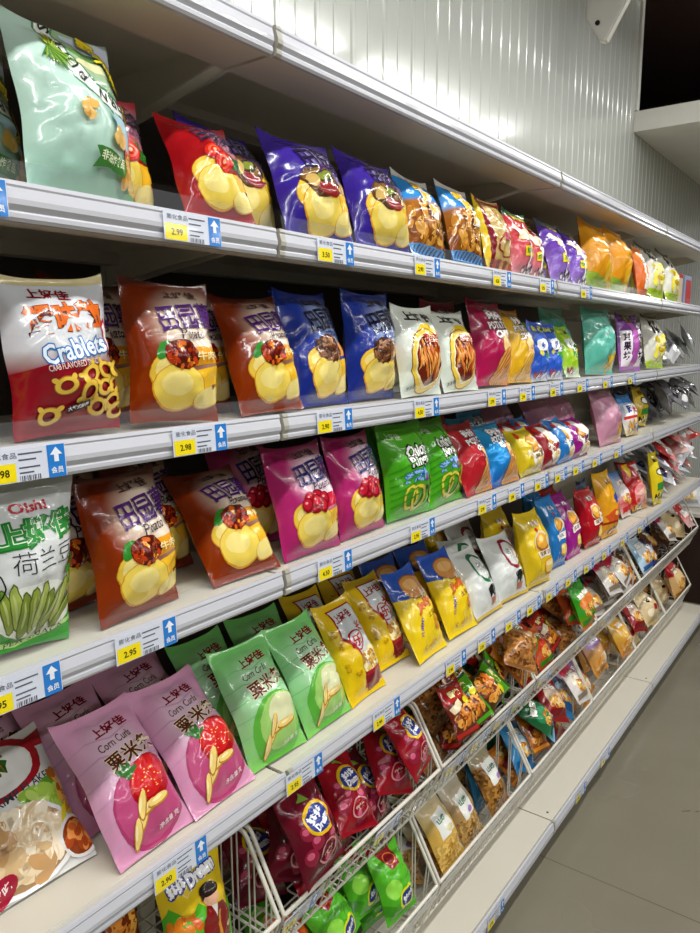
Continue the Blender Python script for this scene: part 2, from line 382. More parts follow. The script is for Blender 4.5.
def a_onion(A):
    A.T('#cfeac0', '上好佳', .25, .87, .30, .09, -5, .03)
    for tx, ty, w in (('Onion', .70, .46), ('Rings', .575, .40)):
        A.T('#f4f7f0', tx, .60, ty, w, .17, 5, .03, 0, '#16210f', .10)
    for k, ch in enumerate('洋葱圈'): A.T('#8ab8f0', ch, .33+.17*k, .42+.01*k, .15, .15, 0, .03, 0, '#2346a0', .05)
    A.E('#7a3a80', .66, .40, .05, .05); A.T('#24401a', '鸡味', .66, .29, .2, .07, 0, .02)
    for x, y, r in ((.38, .22, .14), (.54, .2, .15), (.90, .28, .13), (.97, .2, .12)):
        A.ring('#9a8a1c', x, y, r, r*1.2, .34, 20); A.ring('#d9d04a', x, y, r*.95, r*1.15, .24, 20)
    for k in range(6): A.P('#3a8c18', [(.05, .5-.07*k), (.5, .6-.07*k), (.52, .59-.07*k), (.05, .485-.07*k)])
def a_pea(A):
    A.R('#bfc4c4', 0, .945, 1, 1)
    A.T('#b5112c', 'Oishi', .46, .862, .40, .10, 4, .03); A.T('#e8f2e0', '上好佳', .52, .73, .86, .25, 8, .05, 0, '#1f7a2c', .09); A.T('#2c8a36', '上好佳', .52, .73, .86, .25, 8, .03)
    A.T('#2a2c30', '荷兰豆', .58, .575, .66, .21, 8, -.012)
    A.P('#2f9a2a', [(0, .0), (1, .0), (1, .28), (.8, .12), (.4, .06), (.15, .2), (0, .34)]); A.P('#b9e08a', [(0, .05), (.4, .02), (1, .12), (1, .15), (.4, .055), (0, .09)])
    A.E('#eef2e8', .55, .26, .46, .32)
    for k in range(9):
        x = .22+.08*k; y = .27+.03*math.sin(k*2.1); r = 80-6*(k-4)+8*math.sin(k*3)
        A.E('#55661c', x, y, .27, .062, r, 12); A.E(['#8da03c', '#a3b455', '#7d9234'][k % 3], x, y, .25, .05, r, 12); A.E('#b9c87a', x-.012, y+.01, .16, .012, r, 8)
    for x, y in ((.08, .36), (.02, .28), (.92, .5), (.97, .42)): A.E('#37a52c', x, y, .11, .05, 40)
    A.ring('#1c2a1c', .0, .42, .2, .2, .07, 0, 20, -90, 60)
    A.T('#2f3a30', 'PEA SNACK', .56, .095, .62, .07, 12, .005)
def a_curl(A, pink):
    mar = '#c79ab8' if pink else '#86c888'
    for k in range(7):
        y = .12+.13*k; A.P(mar, [(0, y), (.25, y+.03), (.5, y-.01), (.8, y+.04), (1, y+.01), (1, y+.018), (.8, y+.052), (.5, y+.002), (.25, y+.042), (0, y+.012)], 1)
    A.T('#7c1026', '上好佳', .58, .845, .46, .12, 6, .03); A.T('#5a3a2a', 'Corn Curls', .52, .735, .44, .09, 6, .008, .15)
    A.T('#5c2a14', '粟米条', .60, .62, .66, .2, 8, .02, 0, '#f2e2c4', .03)
    if pink:
        A.E('#a83a68', .56, .27, .43, .43); A.E('#b84a78', .56, .28, .40, .39); A.E('#a80c16', .66, .40, .29, .24, 25); A.E('#c81c20', .64, .42, .24, .19, 25)
        for k in range(24): A.E('#f2c86a', .64+.19*A.rnd.uniform(-1, 1), .40+.075*A.rnd.uniform(-1, 1), .012, .007, 0, 6, A.L+1)
        A.L += 1
        for r in (20, 60, 100, 140): A.E('#2c6a24', .42+.05*math.cos(math.radians(r)), .485+.03*math.sin(math.radians(r)), .1, .03, r)
    else:
        A.E('#5cae3c', .56, .25, .43, .42); A.E('#9ccc6c', .6, .29, .36, .33); A.E('#d9dcae', .64, .36, .24, .2)
    for x, y, r in ((.40, .17, 40), (.52, .24, 15), (.66, .25, 5), (.46, .27, 70), (.33, .13, 75)):
        A.E('#b8802c', x, y, .145, .052, r, 12); A.E('#ecd07a', x, y+.006, .135, .04, r, 12); A.E('#f6e6aa', x-.02, y+.012, .07, .016, r, 8)
    A.T('#f6e2e8' if pink else '#e8f2d8', '净含量 克', .72, .11, .26, .05, 8, .01)
def a_rice(A):
    A.P('#9a1420', [(.30, .93), (.90, .93), (.97, .60), (.97, .08), (.50, .08), (.44, .5), (.27, .62)]); A.P('#c8ced0', [(.33, .915), (.88, .915), (.945, .60), (.93, .20), (.5, .30), (.48, .52), (.31, .64)])
    A.T('#8c1420', '上好佳', .56, .83, .46, .15, 4, .03); A.T('#a8121c', '米', .76, .67, .24, .2, 0, .03); A.T('#a8121c', '乐', .54, .56, .24, .2, 0, .03); A.ring('#a8121c', .54, .56, .17, .17, .15)
    A.blobs(['#d8b45a', '#efe0a8', '#c08a34', '#f6eecb', '#b07a2a'], .70, .33, .24, .2, 70, .045, .85)
    A.P('#7a0c1c', [(.48, .22), (.95, .25), (.86, .06), (.6, .04)]); A.P('#a01c2c', [(.48, .225), (.95, .255), (.93, .215), (.5, .19)])
    for x, y in ((.2, .55), (.16, .35), (.3, .25), (.12, .7)): A.blobs(['#c8a010', '#b48a0c'], x, y, .06, .06, 5, .035)
def a_potyel(A):
    A.P('#1c4ca8', [(0, .70), (.3, .66), (.6, .76), (1, .72), (1, 1), (0, 1)]); A.E('#8a5218', .62, .77, .36, .22); A.E('#c98c48', .62, .77, .34, .2); A.E('#e0ae6c', .58, .80, .2, .1)
    A.T('#f0e9d8', '米老', .78, .66, .28, .1, 10, .02)
    A.T('#d96a12', 'Jolly', .60, .545, .52, .17, 12, .05, .2, '#8a2c0a', .04); A.T('#8a4a1c', '土豆片', .70, .43, .30, .09, 8, .02)
    A.T('#6a4a9a', 'YUMMY', .34, .33, .34, .07, 65, .01); A.blobs(['#d98c1c', '#b86a12', '#ecb44a'], .82, .3, .14, .12, 18, .05); A.blobs(['#8a9a3a', '#d9a02a'], .55, .12, .3, .05, 10, .03)
def a_cookie(A, c):
    A.ring(c, .64, .66, .27, .29, .22); A.T('#70706e', '曲奇', .64, .70, .22, .12, 0, .0); A.T('#70706e', '小屋', .64, .61, .22, .1, 0, .0)
    A.P('#1a1a1c', [(.50, .32), (.80, .32), (.77, .24), (.72, .20), (.7, .25), (.64, .19), (.6, .25), (.55, .20)]); A.E('#1a1a1c', .65, .325, .15, .06); A.P('#b06a5a', [(.55, .2), (.75, .2), (.72, .10), (.58, .10)]); A.P('#c8a84a', [(0, 0), (1, 0), (1, .05), (0, .03)])
def a_tall(A, c, txt):
    A.E('#d8d0b8', .6, .58, .27, .22); A.E('#a86a1c', .58, .57, .22, .2); A.E('#e8a83a', .58, .59, .19, .17); A.E('#f6d88a', .54, .62, .09, .07)
    A.P('#ece6d6', [(.35, .44), (.9, .48), (.88, .38), (.4, .35)]); A.T(txt, '蛋黄派', .62, .415, .36, .1, 5, .02)
    A.E('#c8851c', .74, .22, .17, .17); A.E('#f2cf6a', .74, .23, .14, .14); A.E('#f9e9b0', .7, .26, .06, .05); A.T('#f6f2e8', '新品', .56, .83, .28, .12, 0, .03, 0, c, .05); A.E('#b5171c', .5, .74, .05, .05)
def a_egg(A, c, txt):
    A.E('#f6f2e6', .70, .40, .33, .36); A.E('#a86a1c', .58, .60, .21, .2); A.E('#e2a03a', .58, .61, .18, .17); A.E('#f2d07a', .54, .65, .08, .06)
    A.P('#f7f4ec', [(.2, .85), (.5, .95), (.95, .5), (.85, .42)]) if txt != '#7a5a10' else None
    A.T(txt, '蛋黄', .68, .36, .36, .17, 6, .04); A.blobs(['#f2d68a', '#d89c3a', '#f8ecc4'], .76, .16, .2, .1, 14, .06); A.E('#d8261c', .2, .84, .08, .07); A.T('#f8f2e0', '好吃', .28, .40, .13, .2, 70, .02)
def a_puff(A, logo, cap):
    A.R(cap, 0, .9, 1, 1); A.blobs(['#e8d44a', '#3a7a2e', '#f0ecc0'], .62, .9, .24, .05, 16, .06)
    A.E('#e2b878', .55, .62, .17, .11, 20); A.E('#f2dcb0', .52, .65, .09, .05, 20); A.E('#e8c890', .42, .56, .1, .07, -20)
    A.P('#f2e6c8', [(.1, .70), (.24, .76), (.95, .32), (.9, .25)]); A.P(logo, [(.40, .40), (.82, .44), (.80, .28), (.42, .26)]); A.T('#2a7a2a', '妙脆', .61, .345, .3, .12, 4, .04)
    A.blobs(['#f7f2e8', '#d8d0d0', '#4a3a48'], .68, .1, .26, .08, 16, .05); A.P('#ffffff', [(.56, .8), (.62, .8), (.66, .1), (.62, .1)])
def a_macaroni(A):
    A.R('#c9c4bc', 0, .93, 1, 1); A.blobs(['#c9852a', '#8a4a10', '#e0a848', '#6a340a', '#b0701c', '#d89a3c'], .54, .36, .5, .36, 90, .085, .45); A.blobs(['#e8bc6a'], .54, .36, .46, .3, 24, .045, .35)
    for k, ch in enumerate('美好佳'): A.T('#f0c01c', ch, .42+.09*k, .83-.165*k, .25, .23, -6, .05, 0, '#f4f4ee', .07)
    A.R('#3f8fd0', 0, .0, 1, .11)
    for k in range(9): A.P('#1c2c50', [(.06+.1*k, .02), (.10+.1*k, .02), (.14+.1*k, .1), (.10+.1*k, .1)])
def a_noodle(A):
    A.R('#e8c81c', 0, 0, .13, 1); A.R('#7a1020', .13, 0, .27, 1); A.blobs(['#e8d8a0', '#c8ac60', '#f2eacc', '#b08a3c'], .63, .58, .34, .52, 70, .1, .22)
    A.R('#b0461c', .27, 0, 1, .12); A.blobs(['#d98a2a', '#7a2c10'], .64, .06, .33, .05, 12, .07); A.E('#b83a5a', .6, .42, .16, .08); A.ring('#8c1420', .63, .3, .32, .2, .1); A.R('#b01c20', .27, .93, 1, .97)
def a_star(A, c='#d8a41e'):
    for k in range(7): t = k*51+10; A.E(c, .74+.1*math.cos(math.radians(t)), .19+.1*math.sin(math.radians(t))/A.a, .12, .035, t, 10)
    A.E('#e8c04a', .74, .19, .08, .08); A.T('#d8d0d8', '膨化食品', .55, .62, .3, .06, 20, .0)
def a_mauve(A):
    A.P('#3c2a10', [(.3, 1), (.8, 1), (.72, .84), (.4, .84)]); A.blobs(['#8a7a1c', '#c0a83a', '#4a2a70'], .55, .92, .16, .05, 12, .05); A.R('#b45ab0', .36, .05, .55, .84)
    for x0, x1 in ((.04, .33), (.58, .86)):
        A.R('#efe6ee', x0, .08, x1, .70)
        for k, ch in enumerate('京果坊'): A.T('#2a1a30', ch, (x0+x1)/2, .59-.165*k, .2, .17, 0, .04)
def a_lemon(A):
    A.R('#7a6a30', 0, .95, 1, 1)
    for x in (.40, .62): A.T('#17171a', '竹', x-.04, .78, .30, .36, 0, .09)
    A.T('#6a6a6a', '大凉山', .66, .66, .2, .06, 0, 0); A.blobs(['#d8c01c', '#efe04a', '#b89a10', '#f2ee9a'], .58, .36, .3, .32, 40, .10, .55); A.R('#a8c81e', .0, 0, 1, .12); A.P('#e8ece8', [(.78, .5), (.9, .5), (.96, .15), (.84, .15)])
def a_orange_s(A):
    A.P('#f2ece0', [(.35, .80), (.72, .80), (.80, .14), (.45, .14)])
    for k, ch in enumerate('山楂条'): A.T('#3a2a20', ch, .55+.03*k, .69-.18*k, .2, .17, 0, .03)
def a_orange_b(A):
    A.P('#8fae3a', [(0, 0), (1, 0), (1, .22), (.55, .12), (0, .2)]); A.E('#e8b01e', .68, .26, .2, .16); A.E('#f2c84a', .74, .2, .16, .12); A.blobs(['#c9d06a', '#e0a018'], .75, .12, .2, .06, 8, .06)
    for k in range(4): A.T('#f6d88a', '果', .78, .74-.09*k, .08, .08, 0, .0)
def a_candy(A, c2, dark):
    A.P(c2, [(.2, .78), (.9, .84), (.8, .3), (.35, .25)]); A.blobs(['#e8f0f6', '#d8d04a', dark, '#4aa04a'], .55, .52, .32, .28, 26, .085); A.blobs(['#c9d030', '#2a5a1c', '#e8e070'], .5, .88, .3, .06, 14, .06)
    A.E('#eef2f6', .5, .6, .26, .14, 15); A.T(dark, '多味', .5, .6, .3, .14, 15, .04); A.blobs(['#e8e4e4', '#9a3a4a', '#d8d8e0'], .5, .1, .4, .06, 14, .06)
def a_shrimp(A):
    A.ring('#a01422', .46, .80, .46, .26, .18, 5); A.P('#a01422', [(.78, .93), (1, .96), (1, .86), (.86, .86)])
    A.T('#e0641c', '鲜虾', .42, .83, .40, .19, 5, .05, 0, '#2a5a1c', .05); A.T('#2c3440', 'SHRIMP FLAKES', .58, .60, .66, .07, 8, .01)
    A.blobs(['#8cb83a', '#5c9a2a', '#b8d46a', '#a2c84c'], .76, .47, .2, .14, 40, .08); A.blobs(['#d8961c', '#b86a10', '#ecb84a'], .95, .52, .06, .26, 20, .05)
    A.E('#b8b8b4', .46, .25, .47, .31); A.E('#eef0f0', .46, .255, .46, .30); A.E('#a8845a', .46, .26, .42, .27); A.blobs(['#ecd9b4', '#d4b484', '#f6ead0', '#c89c68', '#e2c89c'], .46, .27, .36, .23, 80, .10, .6)
    A.P('#dcd22a', [(.86, .38), (.93, .41), (.84, .24), (.8, .26)]); A.E('#e6e6e2', .92, .17, .17, .17); A.E('#8a3a12', .92, .17, .145, .145); A.blobs(['#c8622a', '#e0904a', '#a8481c'], .92, .17, .11, .11, 22, .05)
    A.E('#9c1c34', .20, .08, .17, .09, 25); A.T('#f4dcdc', '更好吃', .20, .08, .22, .07, 25, .02)
def a_dream(A):
    A.P('#4aa41e', [(0, .0), (1, 0), (1, .30), (.75, .45), (.5, .62), (.3, .55), (.1, .68), (0, .6)]); A.blobs(['#d87a1c', '#e8a83a', '#c85a14'], .25, .5, .2, .08, 14, .07); A.P('#2a7a14', [(0, .25), (.5, .4), (.5, .34), (0, .18)])
    A.T('#f2f4f8', '妙妙', .28, .81, .30, .14, 8, .06, 0, '#2c3a8a', .09); A.T('#f2f4f8', 'Dream', .64, .84, .42, .15, 10, .06, .1, '#2c3a8a', .09)
    A.P('#7a1414', [(.42, .22), (.5, .48), (.62, .56), (.82, .54), (.95, .4), (.98, .2), (.8, .08), (.5, .08)]); A.P('#c8882a', [(.74, .48), (.78, .48), (.82, .2), (.76, .2)]); A.P('#d8d2cc', [(.66, .55), (.73, .55), (.71, .44)])
    A.E('#d8a888', .67, .62, .095, .1); A.E('#2a1a14', .66, .685, .125, .075); A.P('#2a1a14', [(.54, .68), (.58, .6), (.62, .68)]); A.E('#d8a888', .93, .3, .05, .04)
    A.blobs(['#e8c01c', '#f2d84a'], .8, .12, .16, .06, 8, .08)
def a_grape(A):
    for x, y in ((.25, .55), (.36, .42), (.7, .38), (.8, .6), (.2, .3), (.55, .16)): A.E('#8c2038', x, y, .12, .12); A.E('#c85a78', x-.02, y+.02, .06, .05)
    A.E('#e0b41c', .56, .62, .29, .24, 15); A.E('#2c3a8a', .56, .62, .24, .19, 15); A.T('#f2f4f8', '妙妙', .54, .66, .36, .13, 15, .06); A.T('#f2f4f8', 'Dream', .58, .57, .36, .12, 15, .05)
    A.ring('#c88a8a', .55, .25, .2, .15, .15, 20); A.T('#d8a8a0', '软糖', .55, .25, .22, .1, 20, .03); A.P('#7aa03a', [(.4, .86), (.55, .92), (.62, .82)])
def a_limepack(A):
    A.P('#8c1420', [(.3, 1), (.75, 1), (.7, .74), (.42, .72)]); A.ring('#d88a3a', .54, .86, .16, .1, .12); A.E('#8fd84a', .3, .45, .2, .18); A.E('#d8e01c', .62, .26, .24, .2, 20); A.E('#2c3a7a', .62, .26, .19, .15, 20); A.T('#e8ecf4', '妙妙', .62, .27, .28, .12, 20, .05); A.P('#3a8a1c', [(0, .3), (.3, .2), (.2, .1), (0, .15)])
def a_spicy(A, c1, c2):
    A.P(c1, [(0, .66), (1, .72), (1, .93), (0, .93)]); A.T('#f6e8a0', '香辣', .5, .81, .5, .17, 0, .05, 0, '#7a140c', .05); A.blobs(['#c8761c', '#e8a84a', '#8a3c0c', '#d88a34', '#6a2408'], .5, .36, .4, .26, 60, .09, .55); A.P(c2, [(.08, .58), (.5, .7), (.56, .56), (.12, .46)]); A.E('#d8d01c', .78, .62, .13, .09); A.R(c1, 0, .04, 1, .12)
def a_packet(A, c1, c2, txt):
    A.E(c2, .5, .56, .36, .3, 10); A.T('#f6f2e6', txt, .5, .76, .6, .2, 6, .05, 0, c1, .05); A.blobs(['#e0a84a', '#b8661c', '#f0d48a'], .52, .38, .26, .18, 26, .08); A.P(c1, [(.1, .2), (.9, .28), (.9, .14), (.1, .08)])
def a_dried(A, c):
    A.P('#e6e8e0', [(.25, .72), (.75, .76), (.78, .42), (.28, .38)]); A.T('#3a7a5a', '山珍', .5, .62, .34, .14, 4, .04); A.E(c, .62, .47, .13, .07); A.R('#d8dad0', 0, .90, 1, .97)
def a_foil(A, c):
    A.P(c, [(.15, .62), (.85, .72), (.85, .42), (.15, .34)]); A.T('#e8eaf0', '小食', .5, .55, .4, .18, 8, .04); A.E('#f2f2f0', .68, .26, .17, .13)
def a_amber(A):
    A.T('#8a3a0c', '好味', .6, .84, .36, .13, 0, .03); A.P('#2a4ab0', [(.56, .62), (.82, .66), (.84, .52), (.58, .5)]); A.P('#d8571c', [(.1, .33), (.5, .42), (.95, .34), (.9, .24), (.3, .22)]); A.R('#9c2a10', .05, .20, .95, .235); A.E('#3a2010', .55, .08, .2, .09); A.E('#e0b07a', .52, .07, .1, .07); A.blobs(['#f2d06a', '#e8a02a'], .7, .36, .2, .06, 10, .07)
def a_crimson(A):
    A.P('#e8c020', [(.05, .96), (.5, 1), (.18, .68)]); A.P('#eae6ea', [(.62, .95), (.98, .95), (.98, .5), (.74, .56)]); A.E('#e08a8a', .55, .30, .4, .3); A.P('#f2c8b8', [(.2, .33), (.5, .44), (.9, .3), (.8, .2)]); A.T('#8a1420', '鸡爪', .8, .76, .26, .12, 0, .04); A.blobs(['#c04a3a', '#f0b0a0'], .5, .22, .32, .1, 16, .07); A.blobs(['#d8a01c', '#3a3020', '#e8e0c0'], .5, .06, .4, .05, 12, .06)
def a_sunny(A):
    A.E('#2a2a2a', .5, .62, .22, .16); A.E('#f2f0e8', .5, .62, .17, .11); A.P('#3a8a3a', [(.2, .4), (.8, .46), (.8, .3), (.2, .26)]); A.blobs(['#2a2a20', '#f6f0d0', '#3a8a2c'], .5, .15, .4, .1, 12, .08); A.T('#2a2018', '香脆', .5, .85, .5, .14, 0, .04)
def a_bluewhite(A):
    A.R('#2a7ac0', 0, .78, 1, 1); A.P('#eef2f6', [(.12, .72), (.95, .76), (.95, .44), (.12, .42)]); A.T('#2a3a9a', '旺', .4, .6, .3, .24, 0, .05); A.T('#c81c24', '米', .7, .6, .26, .22, 0, .05); A.P('#d83a2c', [(.05, .44), (.95, .46), (.95, .40), (.05, .37)]); A.blobs(['#d8a03a', '#f0d49a', '#2a6ab0'], .55, .2, .36, .16, 20, .1)
def a_bread(A, c):
    A.E('#e8e2d6', .55, .30, .3, .16); A.P(c, [(.1, .86), (.9, .9), (.9, .66), (.1, .62)]); A.T('#f6f2f6', '面包', .5, .77, .44, .16, 2, .04); A.blobs(['#d89a4a', '#e8bc78', '#b87a2c'], .5, .24, .4, .16, 24, .1)
def a_cream(A):
    A.E('#2a1a14', .35, .62, .07, .05, 20); A.E('#2a1a14', .72, .66, .07, .05, -10); A.E('#b01c24', .56, .40, .1, .08); A.E('#f4e6c4', .3, .3, .14, .1)
